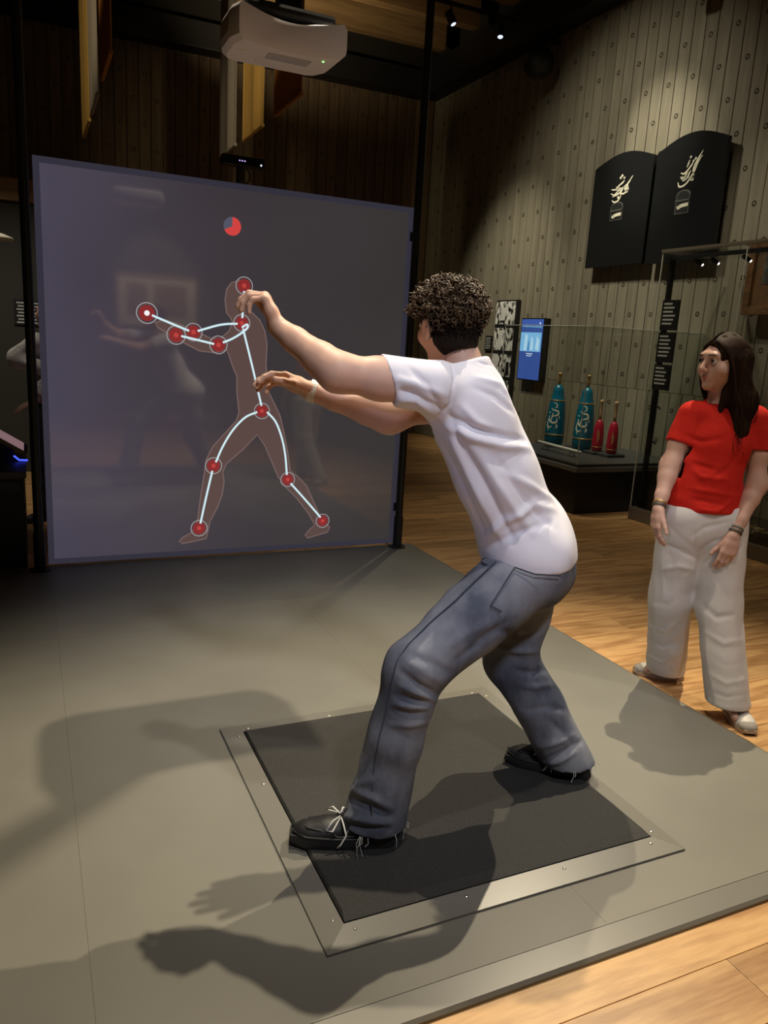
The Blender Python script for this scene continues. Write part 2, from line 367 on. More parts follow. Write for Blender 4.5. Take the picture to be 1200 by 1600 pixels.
def face_parts(c, f, u, parent, sc=1.0):
    f, u, l = frame(f, u); c = V(*c); P = lambda a, b, d: c+sc*(a*l+b*f+d*u)
    for s in (-1, 1):
        prof = [(.0118*sc*math.sin(t*PI/8), -.0118*sc*math.cos(t*PI/8)) for t in range(9)]
        e = MB().lathe(P(s*.031, .0815, .004), prof, 14, f).build('eye', M['eye'], parent, smooth=True)
        MB().lathe(P(s*.031, .0815, .004), [(.0064*sc, .0098*sc), (.0054*sc, .0114*sc), (.002*sc, .0123*sc)], 12, f).build('iris', M['iris'], e, smooth=True)
        MB().tube([P(s*.014, .097, .026), P(s*.024, .098, .031), P(s*.036, .093, .032), P(s*.047, .083, .027)], [.002*sc, .0034*sc, .003*sc, .0012*sc], 6).build('eyebrow', M['brow'], parent, smooth=True)
        MB().tube([P(s*.019, .0905, .008), P(s*.031, .0945, .0125), P(s*.044, .0875, .008)], [.0012*sc, .0018*sc, .0012*sc], 5).build('eyelid', M['brow'], parent, smooth=True)
    lp = MB(); lp.tube([P(-.023, .083, -.0625), P(-.008, .0935, -.0585), P(0, .0945, -.0605), P(.008, .0935, -.0585), P(.023, .083, -.0625)], [.0015*sc, .0042*sc, .004*sc, .0042*sc, .0015*sc], 8)
    lp.tube([P(-.021, .083, -.065), P(0, .0925, -.0705), P(.021, .083, -.065)], [.0015*sc, .005*sc, .0015*sc], 8); lp.build('lips', M['lip'], parent, smooth=True)
def hand_prims(wr, f, n, side, curl=(.35, .5, .4), spread=.06, sc=1.0, thumb=(.75, .65, .25), tcurl=.35):
    """f: towards the fingers, n: the way the palm faces, side: towards the thumb"""
    f = nrm(f); n = V(*n); n = nrm(n-f*(n@f)); s = np.cross(f, n)
    if s@V(*side) < 0: s = -s
    W = V(*wr); o = []
    kn = [(.090, .031), (.094, .010), (.089, -.011), (.080, -.030)]; ln = [(.041, .025, .021), (.046, .029, .022), (.042, .027, .021), (.033, .020, .019)]
    for i, (a, b) in enumerate(kn):
        K = W+sc*(f*a+s*b); o.append(rc(W+sc*(f*.012+s*b*.55), K, .0155*sc, .0125*sc, .016))
        d = nrm(f+s*(b*spread*18)); p = K; r0 = (.0098, .0100, .0096, .0086)[i]*sc
        g = 0
        for j in range(3):
            g += curl[j]*(1+.10*i); dd = nrm(d*math.cos(g)+n*math.sin(g)); q = p+dd*ln[i][j]*sc
            o.append(rc(p, q, r0*(1-.07*j), r0*(1-.07*(j+1)), .004)); p = q
    o.append(rc(W+sc*(f*.045+s*.02), W+sc*(f*.045-s*.022), .0155*sc, .0145*sc, .016))
    p = W+sc*(f*.018+s*.022+n*.004); d = nrm(f*thumb[0]+s*thumb[1]+n*thumb[2]); g = 0
    for j, L in enumerate((.046, .034, .027)):
        dd = nrm(d*math.cos(g)+f*math.sin(g)*.8+n*math.sin(g)*.4); q = p+dd*L*sc; o.append(rc(p, q, (.0155, .0115, .0105)[j]*sc, (.0118, .0105, .0088)[j]*sc, .010 if j == 0 else .004)); p = q; g += tcurl
    return o

# ================================================================== THE ROOM
FZ = -.02                                             # wood floor level; the platform top is z = 0
floor = box('floor', (-4, -4, -.12), (6.1, 11.9, FZ-.014), M['oak'], base=(1, 4, -.12)); floor['kind'] = 'structure'
pw = .18; plank_cache = {}
def floor_plank(x0, x1, y0):
    k = round(x1-x0, 2)
    if k not in plank_cache:
        L = x1-x0; o = MB().box((x0+.0008, y0+.0008, FZ-.0139), (x1-.0008, y0+pw-.0008, FZ), .0012).build('plank', M['oak'], floor, base=(x0, y0, FZ)); plank_cache[k] = o
    else: clone(plank_cache[k], (x0, y0, FZ), floor)
row = 0; y = 1.133-pw*4
while y < 11.55:
    xs = -.6 if y < 1.25-pw*.4 else (2.45 if y < 5.3 else -1.6)
    off = [0, .95, .45, 1.613][row % 4] if row != 4 else .7; x = xs+(-off if y < 1.2 else 0); x = round(x, 2)
    first = True
    while x < 5.95:
        L = 1.9 if not first or y < 1.2 else [1.9, 1.0, 1.5, .6][row % 4]
        if row == 3: L = [1.6, 1.9, 1.9, 1.9][min(3, int((x+.7)//1.6))] if False else L
        x1 = min(round(x+L, 2), 6.0)
        if x1-x > .1: floor_plank(x, x1, y)
        x = x1; first = False
    y += pw; row += 1

# grey vinyl platform
plat = thing('low_platform', (.7, 3.2, FZ), 'low grey vinyl platform the young man stands on', 'platform')
PX0, PX1, PY0, PY1 = -1.3, 2.585, 1.325, 5.02
xs = [PX0, .076, 1.357, PX1]; ys = [PY0, 3.78, PY1]
for i in range(3):
    for j in range(2):
        MB().box((xs[i]+.0002, ys[j]+.0002, FZ), (xs[i+1]-.0002, ys[j+1]-.0002, 0), .0003).build('vinyl_sheet', M['vinyl'], plat)
# bevelled edge strips
def strip(p0, p1, out, w_, name, parent, m, z0, z1, lip=.004):
    p0, p1, out = V(*p0), V(*p1), V(*out)
    a = [p0+V(0, 0, z0), p1+V(0, 0, z0), p1+V(0, 0, z1), p0+V(0, 0, z1)]
    b = [p0+out*w_+V(0, 0, z0), p1+out*w_+V(0, 0, z0), p1+out*w_+V(0, 0, z0+lip), p0+out*w_+V(0, 0, z0+lip)]
    return MB().add(a+b, [(0, 1, 2, 3), (4, 7, 6, 5), (3, 2, 6, 7), (0, 4, 5, 1), (0, 3, 7, 4), (1, 5, 6, 2)]).build(name, m, parent)
for a, b in ((PX0, .499), (.5, PX1)):
    MB().add([(a, PY0-.078, FZ), (b, PY0-.078, FZ), (b, PY0-.0015, FZ), (a, PY0-.0015, FZ), (a, PY0-.078, -.012), (b, PY0-.078, -.012), (b, PY0-.07, -.004), (a, PY0-.07, -.004), (a, PY0-.0015, 0), (b, PY0-.0015, 0)],
             [(0, 3, 2, 1), (0, 1, 5, 4), (4, 5, 6, 7), (7, 6, 9, 8), (2, 3, 8, 9), (1, 2, 9, 6, 5), (0, 4, 7, 8, 3)]).build('edge_strip', M['vinyl_edge'], plat)
MB().add([(PX1+.0015, PY0-.078, FZ), (PX1+.03, PY0-.078, FZ), (PX1+.03, PY1, FZ), (PX1+.0015, PY1, FZ), (PX1+.0015, PY0-.078, 0), (PX1+.03, PY0-.078, -.014), (PX1+.03, PY1, -.014), (PX1+.0015, PY1, 0)],
         [(0, 3, 2, 1), (4, 5, 6, 7), (0, 1, 5, 4), (1, 2, 6, 5), (2, 3, 7, 6), (3, 0, 4, 7)]).build('edge_strip', M['rail'], plat)

# rubber mat in its bevelled frame
mt = thing('floor_mat', (1.21, 2.09, 0), 'square black rubber mat in a grey screwed frame under the young man', 'mat')
mx0, mx1, my0, my1, MZ = .688, 1.727, 1.562, 2.602, .028
MB().add([(mx0, my0, .001), (mx1, my0, .001), (mx1, my1, .001), (mx0, my1, .001), (mx0, my0, .02), (mx1, my0, .02), (mx1, my1, .02), (mx0, my1, .02), (mx0+.006, my0+.032, MZ), (mx1-.006, my0+.032, MZ), (mx1-.006, my1-.01, MZ), (mx0+.006, my1-.01, MZ)],
         [(0, 3, 2, 1), (0, 1, 5, 4), (1, 2, 6, 5), (2, 3, 7, 6), (3, 0, 4, 7), (4, 5, 9, 8), (5, 6, 10, 9), (6, 7, 11, 10), (7, 4, 8, 11), (8, 9, 10, 11)]).build('rubber_pad', M['mat'], mt)
ix0, ix1, iy0, iy1 = mx0-.003, mx1+.003, my0-.003, my1+.003; fw = .072
ox0, ox1, oy0, oy1 = ix0-fw, ix1+fw, iy0-fw, iy1+fw
def rail(a, b, c, d):   # outer a-b, inner c-d (counter-clockwise a b c d)
    oz, iz = .007, .018
    vs = [(*a, .001), (*b, .001), (*c, .001), (*d, .001), (*a, oz), (*b, oz), (*c, iz), (*d, iz)]
    MB().add(vs, [(0, 3, 2, 1), (4, 5, 6, 7), (0, 1, 5, 4), (1, 2, 6, 5), (2, 3, 7, 6), (3, 0, 4, 7)]).build('frame_rail', M['rail'], mt)
rail((ox0, oy0), (ox1, oy0), (ix1, iy0), (ix0, iy0)); rail((ox1, oy0), (ox1, oy1), (ix1, iy1), (ix1, iy0))
rail((ox1, oy1), (ox0, oy1), (ix0, iy1), (ix1, iy1)); rail((ox0, oy1), (ox0, oy0), (ix0, iy0), (ix0, iy1))
scr = None
for k in range(4):
    t = [.08, .36, .64, .92][k]
    for (x, y) in ((ox0+.05, oy0+(oy1-oy0)*t), (ox1-.05, oy0+(oy1-oy0)*t), (ox0+(ox1-ox0)*t, oy0+.05), (ox0+(ox1-ox0)*t, oy1-.05)):
        if scr is None: scr = MB().lathe((x, y, .0125), [(.005, 0), (.005, .004), (.003, .005)], 10).build('screw', M['screw'], mt, base=(x, y, .0125))
        else: clone(scr, (x, y, .0125), mt)

# ---- right wall of vertical planks with plugged bolt holes
wr = box('wall_right', (6.02, -4, FZ-.01), (6.12, 12, 6.3), M['joint']); wr['kind'] = 'structure'
pk = .16; cache = {}
def wall_plank(parent, m, axis, c, z0, z1, key, pos):
    k = (key, round(z1-z0, 2))
    base = (6.0, c, z0) if axis == 'x' else (c, pos, z0)
    if k not in cache:
        if axis == 'x': b_ = MB().box((6.0, c-pk/2+.0045, z0+.002), (6.019, c+pk/2-.0045, z1-.002), .004)
        else: b_ = MB().box((c-pk/2+.0045, pos, z0+.002), (c+pk/2-.0045, pos+.019, z1-.002), .003)
        cache[k] = b_.build('plank', m, parent, base=base)
    else: clone(cache[k], base, parent)
y = 7.73-.16*32
while y < 11.75:
    if y > 3.6:
        wall_plank(wr, M['wallwood'], 'x', y, 1.13, 5.2, 'r', 0); wall_plank(wr, M['wallwood'], 'x', y-.03, FZ, 1.13, 'r', 0)
    else: wall_plank(wr, M['wallwood'], 'x', y, FZ, 5.2, 'r', 0)
    y += .16
def plugs(name, parent, axis, pos, c0, c1, cphase, z0, z1):
    ring, cap = MB(), MB()
    n = int((z1-z0)/.3215)+1
    for i in range(-8, 10):
        z = 2.563+.3215*i
        if not z0 < z < z1: continue
        c = cphase+(.16 if i % 2 else 0); c -= .32*math.floor((c-c0)/.32)
        while c < c1:
            if axis == 'x':
                cap.lathe((pos-.0015, c, z), [(.011, -.0012), (.014, .0)], 8, (1, 0, 0)); ring.lathe((pos-.0008, c, z), [(.024, -.0004), (.026, 0)], 10, (1, 0, 0))
            else:
                cap.lathe((c, pos-.0015, z), [(.011, -.0012), (.014, .0)], 8, (0, 1, 0)); ring.lathe((c, pos-.0008, z), [(.024, -.0004), (.026, 0)], 10, (0, 1, 0))
            c += .32
    a = ring.build('bolt_recess', M['joint'], parent); a['kind'] = 'stuff'
    b_ = cap.build('bolt_plug', M['plug'], parent); b_['kind'] = 'stuff'
M['plug'] = mat('bolt_plug_wood', (.22, .18, .11), .7)
plugs('right', wr, 'x', 5.9995, 2.6, 11.7, 7.73, 0, 5.15)
# ---- back wall
wb = box('wall_back', (-4.1, 11.77, FZ-.01), (6.1, 11.87, 6.3), M['joint']); wb['kind'] = 'structure'
x = 5.9
while x > -2.6:
    wall_plank(wb, M['backwood'], 'y', x, 1.13, 5.2, 'b', 11.75); wall_plank(wb, M['backwood'], 'y', x, FZ, 1.13, 'b', 11.75) if x > 2.0 else None
    x -= .16
plugs('back', wb, 'y', 11.7495, -2.5, 5.9, 5.9, 1.2, 5.15)
wl = box('wall_left', (-4.1, -4, FZ-.01), (-4, 11.8, 6.3), M['charwall']); wl['kind'] = 'structure'
wf = box('wall_front', (-4, -4.1, FZ-.01), (6.05, -4, 6.3), M['charwall']); wf['kind'] = 'structure'
# ---- ceiling with joists and dark perimeter beams
ce = box('ceiling', (-4, -4, 6.05), (6.1, 11.8, 6.15), M['ceiling'], base=(1, 4, 6.05)); ce['kind'] = 'structure'
bm0 = None; yy = 11.0
while yy > 0:
    if bm0 is None: bm0 = MB().box((-4, yy, 5.68), (5.72, yy+.16, 6.05), .004).build('beam', M['beam'], ce, base=(0, yy, 5.68))
    else: clone(bm0, (0, yy, 5.68), ce)
    yy -= .95
t1 = MB().box((5.72, -4, 5.2), (6.02, 11.77, 5.62), .01).build('trim_1', M['black']); t1['kind'] = 'structure'
t2 = MB().box((-4, 11.45, 5.17), (5.72, 11.77, 5.5), .01).build('trim_2', M['black']); t2['kind'] = 'structure'
# ---- dark partition behind the screen, left, with a timber lintel over it
wp = thing('wall_partition', (-1.2, 8.6, FZ)); wp['kind'] = 'structure'
box('panel', (-4, 8.5, FZ), (1.1, 8.6, 2.58), M['charwall'], wp)
box('lintel', (-4, 8.46, 2.58), (1.1, 8.64, 2.78), M['beam'], wp, .006)

# ================================================================== PROJECTION SCREEN AND POSTS
SY = 5.0; sx0, sx1, sz0, sz1 = .064, 2.437, .018, 2.39
def screenmat():
    m = bpy.data.materials.new('projected_screen'); m.use_nodes = True; nt = m.node_tree; b = nt.nodes['Principled BSDF']; N = nt.nodes.new; L = nt.links.new
    b.inputs['Base Color'].default_value = (.035, .033, .038, 1); b.inputs['Roughness'].default_value = .05; b.inputs['Specular IOR Level'].default_value = .8
    tc = N('ShaderNodeTexCoord'); sp = N('ShaderNodeSeparateXYZ'); L(tc.outputs['Object'], sp.inputs[0])
    mr = N('ShaderNodeMapRange'); mr.inputs['From Min'].default_value = -1.19; mr.inputs['From Max'].default_value = 1.19; L(sp.outputs[0], mr.inputs[0])
    r = N('ShaderNodeValToRGB'); e = r.color_ramp.elements; e[0].color = (.066, .057, .086, 1); e[1].color = (.038, .034, .034, 1)
    x = e.new(.3); x.color = (.050, .041, .053, 1); x = e.new(.62); x.color = (.041, .035, .038, 1); L(mr.outputs[0], r.inputs[0])
    nz = N('ShaderNodeTexNoise'); nz.inputs['Scale'].default_value = 1.2; nz.inputs['Detail'].default_value = 1; L(tc.outputs['Object'], nz.inputs['Vector'])
    m2 = N('ShaderNodeMapRange'); m2.inputs['To Min'].default_value = .8; m2.inputs['To Max'].default_value = 1.15; L(nz.outputs[0], m2.inputs[0])
    L(r.outputs[0], b.inputs['Emission Color']); L(m2.outputs[0], b.inputs['Emission Strength'])
    return m
def glow(name, col, s=1.0, base=(.02, .02, .02)): return mat(name, base, .3, emit=col, estr=s)
M['screen'] = screenmat()
M['sborder'] = glow('screen_border_light', (.036, .034, .052), .8, (.03, .03, .04)); M['sfig'] = glow('projected_figure', (.098, .060, .056)); M['sfigline'] = glow('projected_outline', (.17, .115, .11))
M['sring'] = glow('projected_ring', (.36, .33, .34)); M['sdisc'] = glow('projected_red', (.24, .022, .025)); M['sdot'] = glow('projected_dot', (.9, .9, .92)); M['sline'] = glow('projected_line', (.62, .82, .88)); M['stimer'] = glow('projected_timer_red', (.62, .055, .05)); M['stimer2'] = glow('projected_timer_grey', (.085, .09, .13)); M['scentre'] = glow('projected_bright_red', (.48, .05, .045))
sc_ = thing('projection_screen', ((sx0+sx1)/2, SY+.01, 0), 'large square projection screen showing a lunging figure with red joints', 'screen')
sp = box('screen_panel', (sx0, SY, sz0), (sx1, SY+.012, sz1), M['screen'], sc_, base=((sx0+sx1)/2, SY, (sz0+sz1)/2))
bw = .035
for lo, hi in (((sx0, sz1-bw), (sx1, sz1)), ((sx0, sz0), (sx1, sz0+bw)), ((sx0, sz0+bw), (sx0+bw, sz1-bw)), ((sx1-bw, sz0+bw), (sx1, sz1-bw))):
    box('border_strip', (lo[0], SY-.002, lo[1]), (hi[0], SY-.0002, hi[1]), M['sborder'], sc_)
def flat(name, poly, y, m, parent, d=.0006):
    return MB().prism([(x, y, z) for x, z in poly], (0, d, 0)).build(name, m, parent)
def ring2(cx, cz, r0, r1, y, n=32):
    mb = MB(); vs = []; 
    for k in range(n): g = 2*PI*k/n; vs += [(cx+r0*math.cos(g), y, cz+r0*math.sin(g)), (cx+r1*math.cos(g), y, cz+r1*math.sin(g)), (cx+r0*math.cos(g), y+.0006, cz+r0*math.sin(g)), (cx+r1*math.cos(g), y+.0006, cz+r1*math.sin(g))]
    fs = []
    for k in range(n):
        a = 4*k; b = 4*((k+1) % n); fs += [(a, a+1, b+1, b), (a+2, b+2, b+3, a+3), (a+1, a+3, b+3, b+1), (a, b, b+2, a+2)]
    return mb.add(vs, fs)
def disc2(cx, cz, r, y, n=28, a0=0, a1=2*PI):
    full = abs(a1-a0-2*PI) < 1e-6; pts = [(cx+r*math.cos(a0+(a1-a0)*k/n), y, cz+r*math.sin(a0+(a1-a0)*k/n)) for k in range(n if full else n+1)]
    if not full: pts.append((cx, y, cz))
    return MB().prism(pts, (0, .0006, 0))
def stroke(mb, pts, wd, y):
    n = len(pts); L_ = []; R_ = []
    for i in range(n):
        a = V(*pts[max(i-1, 0)]); b = V(*pts[min(i+1, n-1)]); t = nrm(b-a); q = V(-t[1], t[0]); p = V(*pts[i]); L_.append(p+q*wd/2); R_.append(p-q*wd/2)
    for i in range(n-1):
        mb.prism([(L_[i][0], y, L_[i][1]), (L_[i+1][0], y, L_[i+1][1]), (R_[i+1][0], y, R_[i+1][1]), (R_[i][0], y, R_[i][1])], (0, .0006, 0))
def catmull(pts, k=6):
    P = [V(*p) for p in pts]; P = [2*P[0]-P[1]]+P+[2*P[-1]-P[-2]]; out = []
    for i in range(1, len(P)-2):
        for j in range(k):
            t = j/k; out.append(.5*(2*P[i]+(P[i+1]-P[i-1])*t+(2*P[i-1]-5*P[i]+4*P[i+1]-P[i+2])*t*t+(3*P[i]-P[i-1]-3*P[i+1]+P[i+2])*t**3))
    out.append(P[-2]); return out
SIL = [(1.159,1.611),(1.148,1.685),(1.157,1.753),(1.188,1.796),(1.234,1.815),(1.282,1.804),(1.304,1.757),(1.305,1.681),(1.317,1.629),(1.375,1.579),(1.412,1.511),(1.428,1.426),(1.424,1.299),(1.443,1.123),(1.496,1.027),(1.533,.953),(1.561,.845),(1.592,.71),(1.613,.582),(1.668,.542),(1.733,.476),(1.791,.359),(1.848,.241),(1.922,.165),(1.908,.13),(1.756,.093),(1.737,.116),(1.763,.15),(1.807,.189),(1.758,.272),(1.664,.39),(1.59,.462),(1.527,.541),(1.481,.644),(1.427,.762),(1.374,.832),(1.276,.73),(1.17,.64),(1.146,.583),(1.155,.516),(1.144,.433),(1.112,.342),(1.064,.251),(1.048,.175),(1.039,.13),(.882,.104),(.861,.12),(.882,.146),(.938,.176),(.978,.238),(.998,.404),(1.02,.552),(1.035,.666),(1.08,.755),(1.16,.844),(1.232,.926),(1.249,.982),(1.234,1.102),(1.231,1.213),(1.203,1.275),(1.173,1.359),(1.161,1.379),(1.091,1.358),(.99,1.365),(.906,1.403),(.823,1.448),(.735,1.495),(.72,1.524),(.772,1.544),(.875,1.518),(.982,1.479),(1.059,1.446),(1.121,1.449),(1.176,1.498),(1.199,1.553),(1.183,1.585)]
JNT = [(1.27,1.785,.055),(1.258,1.553,.054),(.951,1.479,.055),(.844,1.455,.058),(1.109,1.408,.057),(.67,1.577,.063),(1.403,.991,.053),(1.084,.626,.055),(1.596,.521,.051),(.991,.205,.055),(1.865,.215,.05)]
LIN = [[(1.27,1.752),(1.26,1.584)],[(1.231,1.547),(1.167,1.542),(1.105,1.53),(1.043,1.51),(.977,1.487)],[(1.266,1.518),(1.332,1.28),(1.399,1.025)],[(1.258,1.525),(1.291,1.546),(1.295,1.528),(1.263,1.495),(1.2,1.453),(1.137,1.424)],[(1.081,1.412),(.982,1.431),(.875,1.451)],[(.924,1.485),(.808,1.526),(.699,1.566)],[(1.371,.984),(1.289,.946),(1.208,.861),(1.144,.755),(1.098,.649)],[(1.438,.985),(1.499,.92),(1.545,.812),(1.573,.694),(1.589,.554)],[(1.076,.592),(1.037,.42),(.999,.237)],[(1.618,.494),(1.733,.37),(1.848,.241)]]
fig = flat('projected_figure', SIL, SY-.0014, M['sfig'], sc_)
ol = MB(); stroke(ol, SIL+[SIL[0]], .007, SY-.0022); ol.build('figure_outline', M['sfigline'], sc_)
for j, (x, z, r) in enumerate(JNT):
    d = disc2(x, z, r*.76, SY-.003).build('joint_marker', M['sdisc'], sc_)
    ring2(x, z, r*.93, r*1.02, SY-.0038).build('marker_ring', M['sring'], d)
    disc2(x, z, r*.26, SY-.0038, 14).build('marker_centre', M['sdot'] if j == 5 else M['scentre'], d)
for l in LIN:
    b_ = MB(); stroke(b_, catmull(l) if len(l) > 2 else l, .013, SY-.005); b_.build('limb_line', M['sline'], sc_)
disc2(1.189, 2.135, .055, SY-.003, 30, PI/2-2*PI*.68, PI/2).build('countdown_dial', M['stimer'], sc_)
disc2(1.189, 2.135, .055, SY-.003, 16, PI/2, PI/2+2*PI*.32).build('countdown_rest', M['stimer2'], sc_)
def post(x, label):
    t = thing('support_post', (x, 4.95, 0), label, 'post', 'posts that carry the projection screen')
    MB().lathe((x, 4.95, 0), [(.062, 0), (.062, .008), (.045, .012)], 24).build('base_flange', M['blackmetal'], t)
    MB().lathe((x, 4.95, .012), [(.034, 0), (.034, .22), (.028, .222)], 20).build('sleeve', M['blackmetal'], t)
    MB().tube([(x, 4.95, .23), (x, 4.95, 6.05)], .027, 18).build('pole', M['blackmetal'], t, smooth=False)
    for z in (.3, 2.2):
        MB().box((x-.03, 4.972, z-.03), (x+.03, 4.993, z+.03), .003).build('screen_clamp', M['blackmetal'], t)
    for k in range(4):
        g = PI/4+k*PI/2; MB().lathe((x+.05*math.cos(g), 4.95+.05*math.sin(g), .008), [(.006, 0), (.006, .004)], 8).build('bolt', M['screw'], t)
post(.015, 'black floor-to-ceiling pole at the left edge of the projection screen')
post(2.446, 'black floor-to-ceiling pole at the right edge of the projection screen')

# depth camera on the screen's top edge
ds = thing('depth_camera', (1.245, 5.01, 2.39), 'black depth camera bar on a clip above the projection screen', 'camera')
MB().box((1.117, 4.965, 2.487), (1.375, 5.035, 2.545), .006).build('sensor_bar', M['blackgloss'], ds)
MB().box((1.215, 4.98, 2.39), (1.262, 5.03, 2.489), .006).build('clip_stand', M['black'], ds)
MB().tube([(1.275, 5.0, 2.487), (1.295, 5.0, 2.45), (1.29, 5.0, 2.41), (1.27, 5.02, 2.392)], .005, 6).build('cable', M['black'], ds, smooth=True)
M['ir'] = glow('infrared_led', (.55, .40, .85), 1.2); M['ledw'] = glow('white_led', (.75, .8, 1), 1.2); M['ledg'] = glow('green_led', (.3, .9, .25), 2)
for x in (1.222, 1.238, 1.254): MB().lathe((x, 4.966, 2.516), [(.0045, -.002), (.0045, .002)], 10, (0, 1, 0)).build('emitter', M['ir'], ds)
MB().lathe((1.356, 4.966, 2.505), [(.006, -.002), (.006, .002)], 10, (0, 1, 0)).build('power_led', M['ledw'], ds)
MB().lathe((1.165, 4.966, 2.516), [(.012, -.003), (.012, .002)], 16, (0, 1, 0)).build('lens', M['blackgloss'], ds)

# ultra short throw projector hung from the ceiling
pj = thing('projector', (.88, 2.97, 2.466), 'white short-throw projector hanging from the ceiling above the platform', 'projector')
def projector():
    x0, x1, ya, yb = .672, 1.082, 2.845, 3.10
    n = 14
    front = [(x0+.02+(x1-x0-.02)*k/n, ya+.035*math.sin(PI*k/n)) for k in range(n+1)]
    back = [(x1+.0, yb-.07), (x1-.03, yb-.012), (x1-.06, yb), (x0+.05, yb), (x0+.012, yb-.02), (x0, yb-.06), (x0, ya+.06)]
    ol_ = front+back; N_ = len(ol_); c = V((x0+x1)/2, (ya+yb)/2)
    def inset(p, s): p = V(*p); return c+(p-c)*s
    def dip(i): return -.022*math.sin(PI*i/n)**1.2 if i <= n else 0
    vs = [(*inset(p, .90), 2.470) for p in ol_]+[(*inset(p, .985), 2.484) for p in ol_]+[(*p, 2.502) for p in ol_]+[(*p, 2.565+dip(i)) for i, p in enumerate(ol_)]+[(*inset(p, .95), 2.585+dip(i)) for i, p in enumerate(ol_)]
    fs = [tuple(reversed(range(N_))), tuple(range(4*N_, 5*N_))]
    for i in range(4): fs += [(i*N_+k, i*N_+(k+1) % N_, (i+1)*N_+(k+1) % N_, (i+1)*N_+k) for k in range(N_)]
    o = obj('body', vs, fs, M['white'], pj); autosmooth(o, 35)
projector()
MB().box((.73, 2.90, 2.584), (1.06, 3.05, 2.625), .014).build('ceiling_plate', M['blackmetal'], pj)
MB().tube([(.90, 2.97, 2.625), (.90, 2.97, 6.05)], .02, 12).build('mount_pole', M['blackmetal'], pj)
MB().box((.86, 2.93, 2.622), (.94, 3.01, 2.70), .006).build('mount_bracket', M['blackmetal'], pj)
MB().box((.82, 2.93, 2.4665), (.98, 2.99, 2.471), .003).build('lens_window', mat('projector_window', (.55, .53, .57), .15), pj)
for k in range(7): MB().box((.6705, 2.92+.018*k, 2.51), (.676, 2.931+.018*k, 2.556)).build('vent_slot', M['greyfab'], pj)
MB().lathe((1.015, 2.905, 2.469), [(.004, -.002), (.004, .002)], 8).build('status_led', M['ledg'], pj)
MB().lathe((.80, 3.03, 2.469), [(.004, -.002), (.004, .002)], 8).build('screw', M['screw'], pj)
MB().box((.715, 2.955, 2.4685), (.745, 2.962, 2.471)).build('label_plate', M['whitecalli'], pj)

# hanging banners
def banner(x, y0, y1, z0, m, label):
    t = thing('fabric_banner', (x, (y0+y1)/2, z0), label, 'banner', 'fabric strips hanging from the ceiling')
    n = 10; vs = []; 
    for i in range(n+1):
        yy = y0+(y1-y0)*i/n; xx = x+.012*math.sin(i*1.1)
        vs += [(xx-.003, yy, z0+.03), (xx+.003, yy, z0+.03), (xx-.003, yy, 6.05), (xx+.003, yy, 6.05)]
    fs = []
    for i in range(n): a = 4*i; b = a+4; fs += [(a, a+2, b+2, b), (a+1, b+1, b+3, a+3), (a, b, b+1, a+1), (a+2, a+3, b+3, b+2)]
    fs += [(0, 1, 3, 2), (4*n, 4*n+2, 4*n+3, 4*n+1)]
    obj('cloth', vs, fs, m, t); MB().tube([(x, y0, z0+.016), (x, y1, z0+.016)], .016, 10).build('bottom_rod', m, t)
banner(2.0, 8.31, 8.98, 3.33, M['greyfab'], 'grey fabric banner hanging just left of the projector, over the depth camera')
banner(2.0, 7.29, 7.975, 3.3, M['yellow'], 'ochre yellow fabric banner hanging below the projector')
banner(2.0, 6.2, 6.91, 3.3, M['orange'], 'dark orange fabric banner hanging below the projector')
banner(.6, 8.13, 8.93, 3.3, M['yellow'], 'brightly lit yellow fabric banner, longest of the group at upper left')
banner(.6, 7.2, 7.9, 3.3, M['greyfab'], 'grey fabric banner between yellow and orange ones at upper left')
banner(.6, 6.1, 6.8, 3.3, M['orange'], 'dark orange fabric banner, rightmost of the group at upper left')

# ceiling track with spot heads, round loudspeaker
tr = thing('light_track', (5.1, 9.0, 5.45), 'black ceiling light track near the right wall', 'light track')
box('rail', (4.4, 8.98, 5.4), (5.62, 9.02, 5.44), M['black'], tr, .004)
for x in (4.6, 5.3): MB().tube([(x, 9, 5.44), (x, 9, 6.05)], .012, 8).build('hanger', M['black'], tr)
def spothead(p, d, label, lens=True):
    p = V(*p); d = nrm(d); t = thing('spotlight', tuple(p), label, 'spotlight', 'track spotlights near the right wall')
    MB().tube([p, p-V(0, 0, .1)], .012, 8).build('stem', M['black'], t)
    c = p-V(0, 0, .13); MB().lathe(c-d*.08, [(.03, 0), (.05, .01), (.05, .16), (.045, .165)], 16, d).build('lamp_head', M['black'], t)
    MB().lathe(c+d*.083, [(.035, 0), (.03, .006)], 14, d).build('lens', M['ledw'] if lens else M['blackgloss'], t)
spothead((5.42, 9.0, 5.4), (-.15, -.3, -1), 'black spotlight with a lit lens at the end of the ceiling track')
spothead((4.72, 9.0, 5.4), (.3, -.3, -.8), 'black spotlight on the ceiling track beside the pole')
ls = thing('round_loudspeaker', (5.72, 8.56, 4.68), 'black round loudspeaker hanging high on the right wall', 'loudspeaker')
MB().lathe((5.72, 8.56, 4.72), [(.06, -.02), (.13, .0), (.18, .06), (.19, .13), (.16, .22), (.08, .30)], 24).build('body', M['black'], ls, smooth=True)
MB().tube([(5.72, 8.56, 5.0), (5.78, 8.56, 5.1), (6.0, 8.56, 5.12)], .03, 10).build('bracket', M['black'], ls)
ls2 = thing('wall_spotlight', (5.7, 6.2, 4.78), 'black fixture at the top edge above the book-shaped panels', 'spotlight')
MB().lathe((5.7, 6.2, 4.78), [(.05, 0), (.09, .01), (.10, .1), (.07, .22)], 18).build('lamp_head', M['black'], ls2, smooth=True)
MB().tube([(5.7, 6.2, 5.0), (5.74, 6.2, 5.15), (5.8, 6.2, 5.2)], .018, 8).build('arm', M['black'], ls2)

